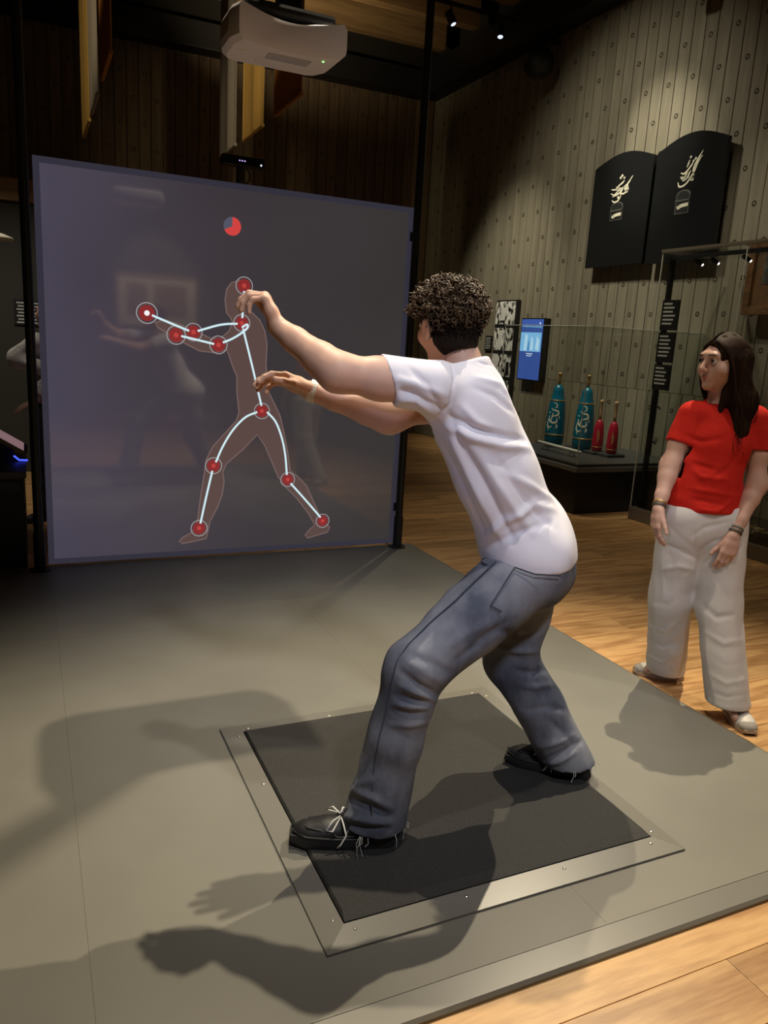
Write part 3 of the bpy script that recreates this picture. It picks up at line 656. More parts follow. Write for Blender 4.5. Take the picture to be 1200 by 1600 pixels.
# ================================================================== RIGHT WALL EXHIBITS
def wallpoly(name, pts, x0, x1, m, parent):   # pts in (y, z); slab from x0 (front) to x1
    return MB().prism([(x0, a, b) for a, b in pts], (x1-x0, 0, 0)).build(name, m, parent)
def ribbon_wall(mb, pts, wds, x):
    P = catmull(pts, 5); n = len(P); L_ = []; R_ = []
    for i in range(n):
        t = nrm(P[min(i+1, n-1)]-P[max(i-1, 0)]); q = V(-t[1], t[0]); u = i/(n-1)*(len(wds)-1); k = min(int(u), len(wds)-2); wd = wds[k]+(wds[k+1]-wds[k])*(u-k)
        L_.append(P[i]+q*wd/2); R_.append(P[i]-q*wd/2)
    for i in range(n-1): mb.prism([(x, *L_[i]), (x, *R_[i]), (x, *R_[i+1]), (x, *L_[i+1])], (.004, 0, 0))
def book_panel(ya, yb, z0, zs, zt, label, calli, wy, wz, ww, wh):
    # ya > yb (left edge, right edge seen from the room); arched top from zs (edges) to zt
    t = thing('book_panel', (5.95, (ya+yb)/2, z0), label, 'sign', 'arched black panels hung like an open book')
    arc = []
    for k in range(17):
        u = k/16; arc.append((ya+(yb-ya)*u, zs[0]+(zs[1]-zs[0])*u+(zt-(zs[0]+zs[1])/2)*math.sin(PI*u)**1.0))
    wallpoly('panel', [(ya, z0), (yb, z0)]+arc[::-1], 5.86, 5.90, M['panelblack'], t)
    box('spacer', (5.90, yb+.08, z0+.08), (6.0, ya-.08, zs[0]-.1), M['black'], t)
    for pts in calli:
        wds = [.022, .022] if len(pts) == 2 else [.007]+[.017]*(len(pts)-2)+[.006]
        mb = MB(); ribbon_wall(mb, pts, wds, 5.854); mb.build('lettering_stroke', M['whitecalli'], t)
    # arched letter window below the lettering
    op = [(wy+ww, wz-wh/2), (wy-ww, wz-wh/2), (wy-ww, wz+wh*.28)]+[(wy-ww*math.cos(PI*k/8), wz+wh*.28+.05*math.sin(PI*k/8)) for k in range(1, 8)]+[(wy+ww, wz+wh*.28)]
    f = wallpoly('window_rim', op, 5.856, 5.86, M['rimmetal'], t)
    ip = [(wy+(a-wy)*.88, wz+(b-wz)*.9) for a, b in op]; wallpoly('window_recess', ip, 5.853, 5.8562, M['black'], f)
    box('shelf_bar', (5.848, wy-ww, wz+.005), (5.857, wy+ww, wz+.02), M['rimmetal'], f)
    mb = MB(); ribbon_wall(mb, [(wy+.045, wz-.035), (wy+.04, wz-.05), (wy, wz-.038), (wy-.085, wz-.032)], [.03, .036, .032, .032], 5.848); mb.build('numeral_stroke', M['whitecalli'], t)
    return t
M['panelblack'] = mat('satin_black_panel', (.012, .013, .014), .22, spec=.5); M['rimmetal'] = mat('rim_metal', (.3, .3, .28), .35, .7)
# pen strokes of the two calligraphies (x to the right, y up, unit about 0.35 m)
CAL1 = [[(6.812, 3.331), (6.855, 3.28), (6.877, 3.249), (6.855, 3.198)], [(7.129, 3.233), (7.061, 3.226), (7.012, 3.259), (6.962, 3.282), (6.934, 3.303)], [(7.133, 3.194), (7.074, 3.172), (7.024, 3.2), (6.953, 3.228), (6.898, 3.248), (6.866, 3.282)], [(7.099, 3.154), (7.04, 3.167), (6.987, 3.181), (6.931, 3.166), (6.881, 3.187), (6.871, 3.214)], [(7.102, 3.119), (7.06, 3.096), (7.006, 3.104), (6.973, 3.137), (6.97, 3.172)], [(7.055, 3.254), (7.025, 3.207), (6.996, 3.231), (6.968, 3.192), (6.932, 3.236), (6.909, 3.191)], [(6.988, 3.362), (6.967, 3.345)], [(7.01, 3.342), (6.99, 3.328)], [(6.95, 3.333), (6.933, 3.322)], [(7.033, 3.067), (7.015, 3.057)], [(7.014, 3.15), (6.991, 3.119)], [(6.9, 3.231), (6.872, 3.172)]]
CAL2 = [[(5.879, 3.41), (5.924, 3.351), (5.959, 3.295), (5.973, 3.248), (5.954, 3.196)], [(5.881, 3.368), (5.925, 3.314), (5.955, 3.245), (5.989, 3.195), (6.032, 3.145), (6.08, 3.121), (6.131, 3.124), (6.151, 3.163)], [(6.13, 3.246), (6.084, 3.234), (6.037, 3.265), (6.0, 3.302), (5.987, 3.325)], [(6.129, 3.21), (6.081, 3.171), (6.059, 3.218), (6.041, 3.24)], [(6.064, 3.175), (6.032, 3.195), (6.02, 3.225), (6.003, 3.253)], [(6.058, 3.287), (6.044, 3.322), (6.032, 3.351)], [(6.032, 3.379), (6.018, 3.369)], [(5.967, 3.356), (5.953, 3.346)], [(5.99, 3.337), (5.976, 3.328)], [(5.971, 3.173), (5.963, 3.154)], [(6.106, 3.213), (6.091, 3.179), (6.074, 3.202), (6.053, 3.167)], [(6.013, 3.186), (5.983, 3.163), (5.961, 3.184)]]
book_panel(7.445, 6.525, 2.43, (3.485, 3.485), 3.59, 'arched black panel with cream Persian lettering, left half of the book-shaped pair', CAL1, 7.01, 2.995, .095, .18)
book_panel(6.485, 5.60, 2.415, (3.485, 3.485), 3.60, 'arched black panel with cream Persian lettering, right half of the book-shaped pair', CAL2, 6.06, 2.975, .09, .22)

# photographs on a black board
pb = thing('photo_board', (5.96, 9.1, .55), 'black wall board carrying four black and white photographs', 'board')
box('board', (5.93, 8.86, .55), (5.99, 9.36, 2.12), M['black'], pb, .003)
def photomat(i):
    m = bpy.data.materials.new('photo_print_%d' % i); m.use_nodes = True; nt = m.node_tree; b = nt.nodes['Principled BSDF']; N = nt.nodes.new; L = nt.links.new
    tc = N('ShaderNodeTexCoord'); mp = N('ShaderNodeMapping'); mp.inputs['Location'].default_value = (i*3.1, i*1.7, i*.9); mp.inputs['Scale'].default_value = (1, 14, 8); L(tc.outputs['Object'], mp.inputs[0])
    v = N('ShaderNodeTexVoronoi'); v.inputs['Scale'].default_value = 1.3; L(mp.outputs[0], v.inputs['Vector']); n = N('ShaderNodeTexNoise'); n.inputs['Scale'].default_value = 1.8; n.inputs['Detail'].default_value = 5; L(mp.outputs[0], n.inputs['Vector'])
    mx = N('ShaderNodeMath'); mx.operation = 'MULTIPLY_ADD'; mx.inputs[1].default_value = .35; L(v.outputs['Distance'], mx.inputs[0]); L(n.outputs[0], mx.inputs[2])
    r = N('ShaderNodeValToRGB'); r.color_ramp.elements[0].position = .56; r.color_ramp.elements[1].position = .74; r.color_ramp.elements[0].color = (.01, .01, .01, 1); r.color_ramp.elements[1].color = (.8, .8, .78, 1)
    L(mx.outputs[0], r.inputs[0]); L(r.outputs[0], b.inputs['Base Color']); b.inputs['Roughness'].default_value = .4; return m
M['photolight'] = mat('photo_light_tone', (.66, .66, .64), .4); M['photodark'] = mat('photo_dark_tone', (.015, .015, .015), .4)
for i, (za, zb) in enumerate(((1.80, 2.10), (1.45, 1.75), (1.10, 1.40), (.74, 1.05))):
    p = box('photo_print', (5.925, 8.885, za), (5.931, 9.35, zb), photomat(i), pb)
    def fl(name, pts, m): wallpoly(name, pts, 5.9235, 5.9252, m, p)
    if i == 0:
        fl('figure', [(9.2, za+.05), (9.12, za+.05), (9.11, za+.17), (9.04, za+.27), (9.06, za+.28), (9.13, za+.22), (9.19, za+.22), (9.25, za+.28), (9.27, za+.27), (9.21, za+.17)], M['photolight'])
        fl('figure_legs', [(9.2, za+.02), (9.11, za+.02), (9.11, za+.05), (9.2, za+.05)], M['photodark'])
    if i == 1:
        fl('figure', [(9.28, za+.02), (9.17, za+.02), (9.12, za+.27), (9.22, za+.27)], M['photolight'])
    if i == 2:
        fl('figure', [(9.30, za+.15), (9.18, za+.18), (9.2, za+.28), (9.33, za+.28)], M['photolight']); fl('figure_legs', [(9.0, za+.02), (8.92, za+.02), (8.92, za+.2), (8.99, za+.2)], M['photodark'])
# wall monitor
mo = thing('wall_monitor', (5.95, 8.42, 1.09), 'portrait wall monitor with a bright blue screen', 'monitor')
box('housing', (5.90, 8.17, 1.09), (5.998, 8.67, 1.88), M['blackgloss'], mo, .004)
M['blue'] = glow('blue_screen', (.035, .085, .33), 1.0); M['bluepic'] = glow('blue_picture', (.22, .52, .85), 1.0); M['bluelt'] = glow('pale_blue_shapes', (.5, .75, .95), 1.0); M['scrtext'] = glow('screen_text', (.7, .8, .95), 1.0); M['bluedk'] = glow('blue_shapes', (.08, .25, .55), 1)
d = box('display', (5.897, 8.185, 1.105), (5.9005, 8.655, 1.865), M['blue'], mo)
box('picture', (5.894, 8.20, 1.46), (5.8972, 8.65, 1.70), M['bluepic'], d)
for pts in ([(8.56, 1.47), (8.50, 1.47), (8.49, 1.66), (8.55, 1.68)], [(8.42, 1.48), (8.36, 1.48), (8.37, 1.63), (8.41, 1.64)], [(8.31, 1.49), (8.24, 1.47), (8.23, 1.60), (8.29, 1.66)]): wallpoly('silhouette', pts, 5.8925, 5.8942, M['bluelt'], d)
wallpoly('silhouette', [(8.48, 1.47), (8.44, 1.47), (8.45, 1.58), (8.47, 1.6)], 5.8925, 5.8942, M['bluedk'], d)
box('text_line', (5.894, 8.36, 1.425), (5.8972, 8.50, 1.437), M['scrtext'], d); box('text_line', (5.894, 8.38, 1.40), (5.8972, 8.49, 1.41), M['scrtext'], d)
MB().lathe((5.8935, 8.25, 1.815), [(.012, 0), (.012, .004)], 10, (1, 0, 0)).build('badge', M['scrtext'], d)
# small label
lb = thing('wall_label', (5.98, 9.57, 1.43), 'small black text label on the wall left of the photo board', 'label')
box('plate', (5.98, 9.49, 1.43), (5.999, 9.66, 1.64), M['black'], lb)
for k in range(6): box('text_line', (5.978, 9.51+.02*(k % 2), 1.605-.028*k), (5.9805, 9.64, 1.614-.028*k), M['textline'], lb)

# ---- low glass case with the clubs
lc = thing('display_case', (5.28, 6.35, FZ), 'low glass display case with dark base holding exercise clubs', 'display case')
box('base', (4.66, 5.70, FZ), (5.98, 7.0, .395), M['casebase'], lc)
box('deck_rim', (4.59, 5.63, .395), (5.99, 7.06, .44), M['deckedge'], lc, .003); box('deck', (4.615, 5.655, .44), (5.985, 7.04, .47), M['deck'], lc, .003)
gx0, gx1, gy0, gy1, gz0, gz1 = 4.60, 5.98, 5.645, 7.05, .471, 1.72
def pane(lo, hi, parent): return box('glass_pane', lo, hi, M['glass'], parent)
pane((gx0, gy0, gz0), (gx1, gy0+.008, gz1), lc); pane((gx0, gy0+.009, gz0), (gx0+.008, gy1, gz1), lc); pane((gx0, gy1-.008+.009, gz0), (gx1, gy1+.009, gz1), lc); pane((gx0, gy0, gz1+.0005), (gx1, gy1, gz1+.009), lc)
for a, b in (((gx0, gy0, gz0), (gx0, gy0, gz1)), ((gx0, gy0, gz1+.005), (gx1, gy0, gz1+.005)), ((gx0, gy0, gz1+.005), (gx0, gy1, gz1+.005)), ((gx0, gy1, gz0), (gx0, gy1, gz1))): MB().tube([a, b], .0045, 6).build('glass_edge', M['glassedge'], lc)
TEAL = [(.055, 0), (.085, .012), (.100, .05), (.105, .12), (.103, .2), (.095, .35), (.082, .48), (.066, .545), (.060, .56), (.058, .60), (.050, .635), (.030, .66), (.018, .668)]
def prof_r(prof, z):
    for (r0, a), (r1, b) in zip(prof, prof[1:]):
        if a <= z <= b: return r0+(r1-r0)*(z-a)/max(b-a, 1e-6)
    return prof[-1][0]
def lathe_stroke(mb, c, prof, pts, wds, lift=.002):
    P = catmull(pts, 5); n = len(P); L_ = []; R_ = []
    for i in range(n):
        t = nrm(P[min(i+1, n-1)]-P[max(i-1, 0)]); q = V(-t[1], t[0]); u = i/(n-1)*(len(wds)-1); k = min(int(u), len(wds)-2); wd = wds[k]+(wds[k+1]-wds[k])*(u-k)
        for lst, sg in ((L_, 1), (R_, -1)):
            a, z = P[i]+q*wd*sg/2; r = prof_r(prof, z)+lift; g = a/.095
            lst.append((c[0]+r*math.cos(g), c[1]+r*math.sin(g), c[2]+z))
    for i in range(n-1):
        Q = [L_[i], R_[i], R_[i+1], L_[i+1]]; d_ = [(-(p[0]-c[0])*.02, -(p[1]-c[1])*.02, 0) for p in Q]
        mb.add(Q+[tuple(V(*p)+V(*e)) for p, e in zip(Q, d_)], [(0, 3, 2, 1), (4, 5, 6, 7), (0, 1, 5, 4), (1, 2, 6, 5), (2, 3, 7, 6), (3, 0, 4, 7)])
ORN = [([(-.02, .50), (.02, .485), (.025, .455), (0, .44)], [.004, .012, .012, .004]), ([(-.04, .44), (-.01, .42), (.04, .41), (.045, .375), (.01, .36), (-.02, .35)], [.004, .014, .018, .018, .014, .006]), ([(-.05, .36), (-.045, .31), (0, .285), (.035, .30), (.03, .34)], [.006, .018, .02, .016, .006]),
       ([(-.06, .32), (-.065, .26), (-.04, .23), (-.01, .25)], [.005, .015, .015, .005]), ([(.03, .27), (.04, .25), (.03, .225)], [.01, .016, .006]), ([(-.055, .40), (-.05, .385)], [.014, .014]), ([(-.01, .39), (-.02, .33), (-.03, .30)], [.008, .012, .005]), ([(.055, .36), (.06, .33)], [.012, .008]), ([(-.05, .22), (-.045, .20)], [.012, .004])]
def teal_club(x, y, ang, label):
    t = thing('exercise_club', (x, y, .471), label, 'club', 'teal clubs in the low display case'); c = (x, y, .471)
    b_ = MB().lathe(c, TEAL, 32).build('body', M['teal'], t, smooth=True)
    for z in (.135, .50): r = prof_r(TEAL, z); MB().lathe((x, y, .471+z), [(r-.002, -.008), (r+.003, -.006), (r+.003, .006), (r-.002, .008)], 32).build('gold_band', M['gold'], t, smooth=True)
    MB().lathe((x, y, .471+.668), [(.018, 0), (.015, .05), (.017, .10), (.022, .108), (.022, .12), (.012, .127)], 16).build('handle', M['gold'], t, smooth=True)
    for pts, wds in ORN: mb = MB(); lathe_stroke(mb, c, TEAL, [(a+ang*.095, z-.02) for a, z in pts], wds); mb.build('white_ornament', M['whitecalli'], t)
teal_club(5.17, 6.78, math.radians(218), 'tall teal club with white ornament, farther left in the low glass case')
teal_club(5.29, 6.45, math.radians(222), 'tall teal club with white ornament, beside the red clubs in the low glass case')
REDP = [(.034, 0), (.050, .008), (.055, .03), (.056, .10), (.052, .20), (.044, .27), (.030, .31), (.018, .325)]
def red_club(x, y, label):
    t = thing('red_club', (x, y, .50), label, 'club', 'red clubs in the low display case'); c = (x, y, .50)
    MB().lathe(c, REDP, 28).build('body', M['red'], t, smooth=True)
    for z in (.045,): r = prof_r(REDP, z); MB().lathe((x, y, .5+z), [(r-.001, -.004), (r+.002, -.003), (r+.002, .003), (r-.001, .004)], 28).build('gold_band', M['gold'], t, smooth=True)
    MB().lathe((x, y, .5+.322), [(.016, 0), (.013, .06), (.015, .17), (.022, .185), (.022, .20), (.010, .207)], 14).build('handle', M['lightwood'], t, smooth=True)
    a = math.radians(225)*.095; mb = MB()
    for pts, wds in (([(-.012, .23), (.0, .19), (.012, .14), (-.005, .10)], [.006, .03, .036, .008]), ([(.02, .20), (.024, .16), (.016, .13)], [.004, .014, .004])):
        lathe_stroke(mb, c, REDP, [(p+a, z) for p, z in pts], wds, .0015)
    mb.build('gold_motif', M['gold'], t)
for (x, y, lab, l2) in ((5.33, 6.255, 'red club with wooden handle standing next to the teal clubs', 'charcoal block under the red club next to the teal ones'), (5.36, 6.07, 'red club with wooden handle, rightmost in the low glass case', 'charcoal block under the rightmost red club')):
    box('plinth_block', (x-.11, y-.085, .471), (x+.11, y+.085, .499), M['greyplinth'], None, .003); o = bpy.data.objects['plinth_block' if y > 6.1 else 'plinth_block.001']; tag(o, l2, 'block', 'club plinths'); red_club(x, y, lab)
st = thing('pale_stick', (4.9, 6.33, .47), 'pale rod resting on two small stands in the low glass case', 'rod')
MB().tube([(4.9, 5.98, .529), (4.9, 6.68, .539)], .017, 10).build('rod', mat('pale_bone', (.86, .82, .70), .5), st, smooth=True)
for y in (6.12, 6.56): MB().tube([(4.84, y, .472), (4.87, y, .50), (4.895, y, .513), (4.93, y, .51), (4.95, y, .472)], .006, 6).build('stand', M['rimmetal'], st)

# ---- tall glass case along the right wall
tc_ = thing('tall_display_case', (5.5, 4.2, FZ), 'tall glass display case with bronze plinth behind the girl', 'display case')
box('plinth', (5.11, 2.9, FZ), (5.82, 5.45, .10), M['bronze'], tc_, .004); box('inner_deck', (5.16, 2.95, .101), (5.80, 5.40, .16), M['blackgloss'], tc_)
pane((5.115, 4.545, .102), (5.125, 5.44, 2.38), tc_); pane((5.115, 2.91, .102), (5.125, 4.54, 2.38), tc_); pane((5.127, 5.43, .102), (5.81, 5.44, 2.38), tc_)
for a, b in (((5.118, 5.44, .10), (5.118, 5.44, 2.39)), ((5.118, 4.542, .10), (5.118, 4.542, 2.39))): MB().tube([a, b], .006, 6).build('glass_edge', M['glassedge'], tc_)
box('top_trim', (5.105, 2.9, 2.385), (5.135, 5.45, 2.41), M['bronze'], tc_); box('top_trim', (5.135, 5.42, 2.385), (5.82, 5.45, 2.41), M['bronze'], tc_); box('top_glass', (5.136, 2.91, 2.39), (5.81, 5.419, 2.40), M['glass'], tc_)
lr = thing('case_light_rail', (5.5, 5.6, FZ), 'black upright rail with small lamps inside the tall display case', 'light rail')
lr.location = (5.2, 5.4, .161); ORG[lr.name] = V(5.2, 5.4, .161)
box('upright', (5.185, 5.385, .161), (5.225, 5.42, 2.36), M['black'], lr); box('top_rail', (5.185, 3.1, 2.33), (5.225, 5.384, 2.36), M['black'], lr)
for y, z in ((5.15, 2.33), (4.98, 2.33), (4.66, 2.33)):
    h_ = MB().lathe((5.205, y, z-.015), [(.012, 0), (.018, .01), (.018, .075), (.015, .08)], 12, (.25, -.5, -.35)).build('lamp_head', M['black'], lr)
    MB().lathe(V(5.205, y, z-.015)+nrm((.25, -.5, -.35))*.081, [(.012, 0), (.008, .004)], 10, (.25, -.5, -.35)).build('lens', glow('case_lamp', (1, .95, .85), 6), h_)
for z in (1.04, .72): MB().tube([(5.205, 5.384, z), (5.205, 5.34, z+.005), (5.205, 5.32, z-.015)], .008, 8).build('hook', M['black'], lr)
def case_label(z0, z1, dy, label):
    t = thing('text_panel', (5.19, 5.31, z0), label, 'label', 'black text panels in the tall display case')
    box('plate', (5.172, 5.225+dy, z0), (5.184, 5.425+dy, z1), M['black'], t)
    n = int((z1-z0-.05)/.034)
    for k in range(n):
        w_ = (.10 if k == 0 else .145)-.03*((k*7) % 3)/2
        box('text_line', (5.1705, 5.405+dy-w_, z1-.04-.034*k), (5.1722, 5.405+dy, z1-.025-.034*k), M['textline'], t)
case_label(1.725, 1.985, -.0, 'black text panel, topmost of three on the tall case upright')
case_label(1.445, 1.705, -.0, 'black text panel, middle of three on the tall case upright')
case_label(1.20, 1.425, -.0, 'black text panel, lowest of three on the tall case upright')
# framed miniature on the wall and metal tools in the case
pf = thing('framed_picture', (5.85, 4.75, 1.87), 'brown framed picture on the wall at the right edge of the photo', 'picture')
fy0, fy1, fz0, fz1 = 4.2, 5.16, 1.90, 2.52
M['picframe'] = woodmat('picture_frame_wood', (.12, .06, .025), (.20, .10, .04), (6, 3, 6), .5, .05); M['picart'] = mat('picture_art', (.11, .07, .035), .6, noise=((.20, .09, .035), 7, 4, .4, .62)); M['picart2'] = mat('picture_art_dark', (.05, .05, .055), .6, noise=((.14, .13, .12), 12, 3, .4, .65))
for lo, hi in (((fy0, fz0), (fy1, fz0+.07)), ((fy0, fz1-.07), (fy1, fz1)), ((fy0, fz0+.07), (fy0+.07, fz1-.07)), ((fy1-.07, fz0+.07), (fy1, fz1-.07))): box('frame_rail', (5.84, lo[0], lo[1]), (5.9, hi[0], hi[1]), M['picframe'], pf, .006)
box('artwork', (5.87, fy0+.07, fz0+.07), (5.895, fy1-.07, fz1-.07), M['picart'], pf); box('dark_panel', (5.866, fy0+.2, fz0+.26), (5.8702, fy1-.16, fz1-.1), M['picart2'], pf)
box('mounting', (5.895, fy0+.1, fz0+.1), (6.0, fy1-.1, fz1-.1), M['black'], pf)
M['brass'] = mat('old_brass', (.62, .56, .34), .28, .85)
tool_lab = ('ornate brass tool with looped handles in the tall case, nearest the girl', 'brass hooked tool lying at the far right of the case')
for q, (cy, cx) in enumerate(((4.24, 5.24), (4.02, 5.26))):
    t = thing('brass_tool', (cx, cy, .161), tool_lab[q], 'tool', 'brass tools lying in the tall display case')
    for s in (-1, 1):
        MB().tube([(cx+.03*s+.03*math.cos(a), cy+.11+.035*math.sin(a), .175+.02*math.sin(a*2)) for a in np.linspace(0, 2*PI, 13)], .006, 6).build('loop_handle', M['brass'], t, smooth=True)
    MB().tube([(cx+.03, cy+.07, .18), (cx+.01, cy, .20), (cx-.03, cy-.09, .215), (cx-.03, cy-.12, .24)], [.008, .009, .007, .004], 8).build('arm', M['brass'], t, smooth=True)
    MB().tube([(cx-.03, cy+.07, .18), (cx-.01, cy, .185), (cx+.03, cy-.09, .20), (cx+.05, cy-.12, .19)], [.008, .009, .007, .004], 8).build('arm', M['brass'], t, smooth=True)
    MB().lathe((cx, cy, .185), [(.012, 0), (.012, .02), (.006, .026)], 12).build('pivot', M['brass'], t)

# ================================================================== LEFT BACKGROUND
cb = thing('counter', (-.5, 5.6, FZ), 'black exhibit counter at the left edge behind the pole', 'counter')
box('body', (-1.4, 5.05, FZ), (-.055, 5.9, .56), M['black'], cb, .004); box('counter_top', (-1.42, 5.03, .56), (-.04, 5.92, .60), M['deck'], cb, .004); box('front_ledge', (-1.4, 5.036, .48), (-.08, 5.05, .54), M['greyplinth'], cb)
tb = thing('tilted_tablet', (-.1, 5.5, .60), 'tilted exhibit tablet with photo screen and blue glow on the counter', 'tablet')
M['tabpic'] = mat('tablet_picture', (.05, .03, .04), .2, emit=(.20, .12, .13), estr=1, noise=((.25, .12, .12), 14, 2, .4, .6))
MB().prism([(-.40, 5.35, .90), (-.03, 5.35, .665), (-.045, 5.35, .645), (-.415, 5.35, .88)], (0, .35, 0)).build('screen_slab', M['blackgloss'], tb)
MB().prism([(-.39, 5.36, .8955), (-.05, 5.36, .6795), (-.05, 5.36, .6815), (-.39, 5.36, .8975)], (0, .33, 0)).build('display', M['tabpic'], tb)
MB().prism([(-.30, 5.45, .601), (-.10, 5.45, .601), (-.12, 5.45, .69), (-.28, 5.45, .79)], (0, .12, 0)).build('foot', M['black'], tb)
M['blueled'] = glow('blue_led', (.05, .08, 1.0), 2.2); MB().tube([(-.11, 5.40, .64), (-.08, 5.40, .612), (-.03, 5.40, .61)], .006, 6).build('led_strip', M['blueled'], tb)
pq = thing('wall_plaque', (0, 8.49, 1.42), 'black text plaque on the dark partition beside the left pole', 'label')
box('plate', (-.11, 8.485, 1.44), (.16, 8.499, 1.68), M['black'], pq)
for k in range(7): box('text_line', (-.085+.012*(k % 2), 8.4835, 1.645-.031*k), (.13-.02*(k % 3), 8.4855, 1.658-.031*k), M['textline'], pq)
pl = thing('pendant_lamp', (-.22, 7.0, 2.08), 'pale dish pendant lamp at the left edge of the photo', 'lamp')
MB().lathe((-.22, 7.0, 2.10), [(.155, -.004), (.158, .0), (.15, .012), (.09, .035), (.02, .05)], 28).build('shade', mat('lamp_shade_cream', (.6, .55, .42), .5), pl, smooth=True)
MB().tube([(-.22, 7, 2.15), (-.22, 7, 6.05)], .006, 6).build('cord', M['black'], pl)
# framed prints on the wall behind the viewer (mirrored faintly in the screen)
fp = thing('framed_prints', (2.05, -3.98, 1.51), 'cream mounted frame with two brown prints on the wall opposite the screen', 'picture')
box('mount', (1.42, -3.999, 1.53), (2.68, -3.965, 2.31), mat('cream_mount', (.75, .66, .50), .7), fp)
for a, b, c, d in ((1.38, 1.42, 1.49, 2.35), (2.68, 2.72, 1.49, 2.35)): box('frame_rail', (a, -3.999, c), (b, -3.95, d), M['lightwood'], fp)
for c, d in ((1.49, 1.53), (2.31, 2.35)): box('frame_rail', (1.42, -3.999, c), (2.68, -3.95, d), M['lightwood'], fp)
for a, b in ((1.55, 1.88), (2.0, 2.55)): box('print', (a, -3.965, 1.66), (b, -3.962, 2.2), mat('brown_print', (.30, .18, .10), .7, noise=((.40, .26, .15), 6, 3, .4, .6)), fp)

# cloth folds: polylines lying on the garments, ridge/crease height, width
F_TEE = [([(1.072,1.877,1.299),(1.09,1.866,1.291),(1.109,1.855,1.283),(1.129,1.846,1.274),(1.154,1.841,1.267),(1.181,1.838,1.26),(1.211,1.838,1.252),(1.242,1.841,1.247),(1.281,1.854,1.241),(1.332,1.884,1.233)],-0.01,0.01),([(1.073,1.892,1.268),(1.089,1.872,1.261),(1.109,1.858,1.254),(1.132,1.848,1.245),(1.161,1.842,1.238),(1.191,1.838,1.231),(1.224,1.837,1.223),(1.256,1.841,1.22),(1.297,1.855,1.216),(1.342,1.875,1.211)],0.01,0.014),([(1.081,1.938,1.222),(1.107,1.938,1.178),(1.131,1.932,1.134),(1.149,1.917,1.091),(1.175,1.909,1.044),(1.215,1.922,0.99),(1.239,1.91,0.942)],-0.008,0.011),([(1.088,1.891,1.228),(1.118,1.888,1.179),(1.148,1.884,1.13),(1.174,1.872,1.081),(1.205,1.869,1.032),(1.241,1.869,0.982),(1.268,1.858,0.934)],0.007,0.013),([(1.119,1.863,1.214),(1.152,1.861,1.165),(1.182,1.853,1.116),(1.212,1.845,1.066),(1.243,1.845,1.02),(1.272,1.841,0.974),(1.298,1.833,0.929)],-0.008,0.012),([(1.148,1.851,1.206),(1.188,1.843,1.155),(1.225,1.831,1.103),(1.269,1.827,1.049),(1.305,1.824,1.009),(1.338,1.816,0.971),(1.373,1.808,0.931)],0.008,0.015),([(1.205,1.837,1.19),(1.241,1.829,1.147),(1.278,1.822,1.103),(1.323,1.825,1.057),(1.359,1.824,1.023),(1.395,1.821,0.989),(1.433,1.821,0.954)],-0.006,0.013),([(1.255,1.967,0.9),(1.243,1.901,0.94),(1.249,1.865,0.971),(1.262,1.842,0.997),(1.285,1.828,1.016),(1.313,1.823,1.032),(1.349,1.828,1.046),(1.391,1.836,1.036),(1.444,1.858,1.022)],0.007,0.014),([(1.253,1.918,0.896),(1.26,1.874,0.924),(1.277,1.845,0.947),(1.301,1.827,0.966),(1.331,1.818,0.978),(1.368,1.817,0.987),(1.414,1.828,0.993)],-0.006,0.011),([(0.939,2.001,1.396),(0.906,1.879,1.398),(0.927,1.872,1.393),(0.948,1.865,1.389),(0.974,1.857,1.38),(1.001,1.851,1.371),(1.032,1.851,1.361)],0.006,0.011),([(0.928,2,1.367),(0.948,1.994,1.363),(0.915,1.878,1.367),(0.934,1.872,1.364),(0.965,1.868,1.35),(0.999,1.867,1.336),(1.037,1.873,1.32)],-0.007,0.01),([(0.938,1.965,1.334),(0.922,1.889,1.342),(0.939,1.881,1.344),(0.956,1.873,1.345),(0.983,1.879,1.328),(1.015,1.893,1.309),(1.047,1.906,1.29)],0.006,0.01),([(0.936,1.885,1.43),(0.947,1.873,1.417),(0.96,1.864,1.403),(0.974,1.858,1.39),(0.99,1.854,1.368),(1.01,1.858,1.345),(1.037,1.873,1.32)],-0.005,0.01),([(1.082,1.919,1.447),(1.069,1.883,1.428),(1.067,1.867,1.409),(1.058,1.856,1.387),(1.056,1.855,1.363),(1.058,1.862,1.339),(1.046,1.872,1.321),(1.041,1.895,1.3),(1.046,1.936,1.277)],-0.004,0.006),([(1.147,1.882,1.411),(1.169,1.876,1.406),(1.194,1.876,1.401),(1.225,1.884,1.395),(1.238,1.88,1.381),(1.256,1.882,1.366)],0.006,0.012),([(1.129,1.865,1.385),(1.151,1.859,1.377),(1.174,1.855,1.369),(1.199,1.855,1.361),(1.221,1.855,1.346),(1.245,1.859,1.331),(1.275,1.87,1.315)],-0.006,0.011),([(1.056,1.871,1.321),(1.075,1.878,1.29),(1.088,1.874,1.261),(1.101,1.87,1.231),(1.117,1.87,1.204),(1.134,1.871,1.176),(1.15,1.87,1.148)],-0.006,0.012),([(1.09,1.861,1.337),(1.106,1.856,1.321),(1.121,1.85,1.305),(1.136,1.844,1.289),(1.152,1.84,1.282),(1.169,1.839,1.276),(1.188,1.839,1.268)],0.006,0.012),([(1.253,1.947,0.897),(1.258,1.897,0.9),(1.276,1.867,0.897),(1.297,1.843,0.892),(1.322,1.823,0.894),(1.352,1.811,0.894),(1.387,1.806,0.891),(1.425,1.808,0.901),(1.476,1.825,0.907)],-0.0025,0.004),([(1.218,1.833,1.153),(1.251,1.826,1.138),(1.289,1.824,1.122),(1.333,1.83,1.104),(1.369,1.844,1.087),(1.405,1.857,1.07),(1.459,1.892,1.047)],0.005,0.013),([(1.175,1.926,1.453),(1.204,1.929,1.447),(1.249,1.957,1.441)],-0.003,0.004)]
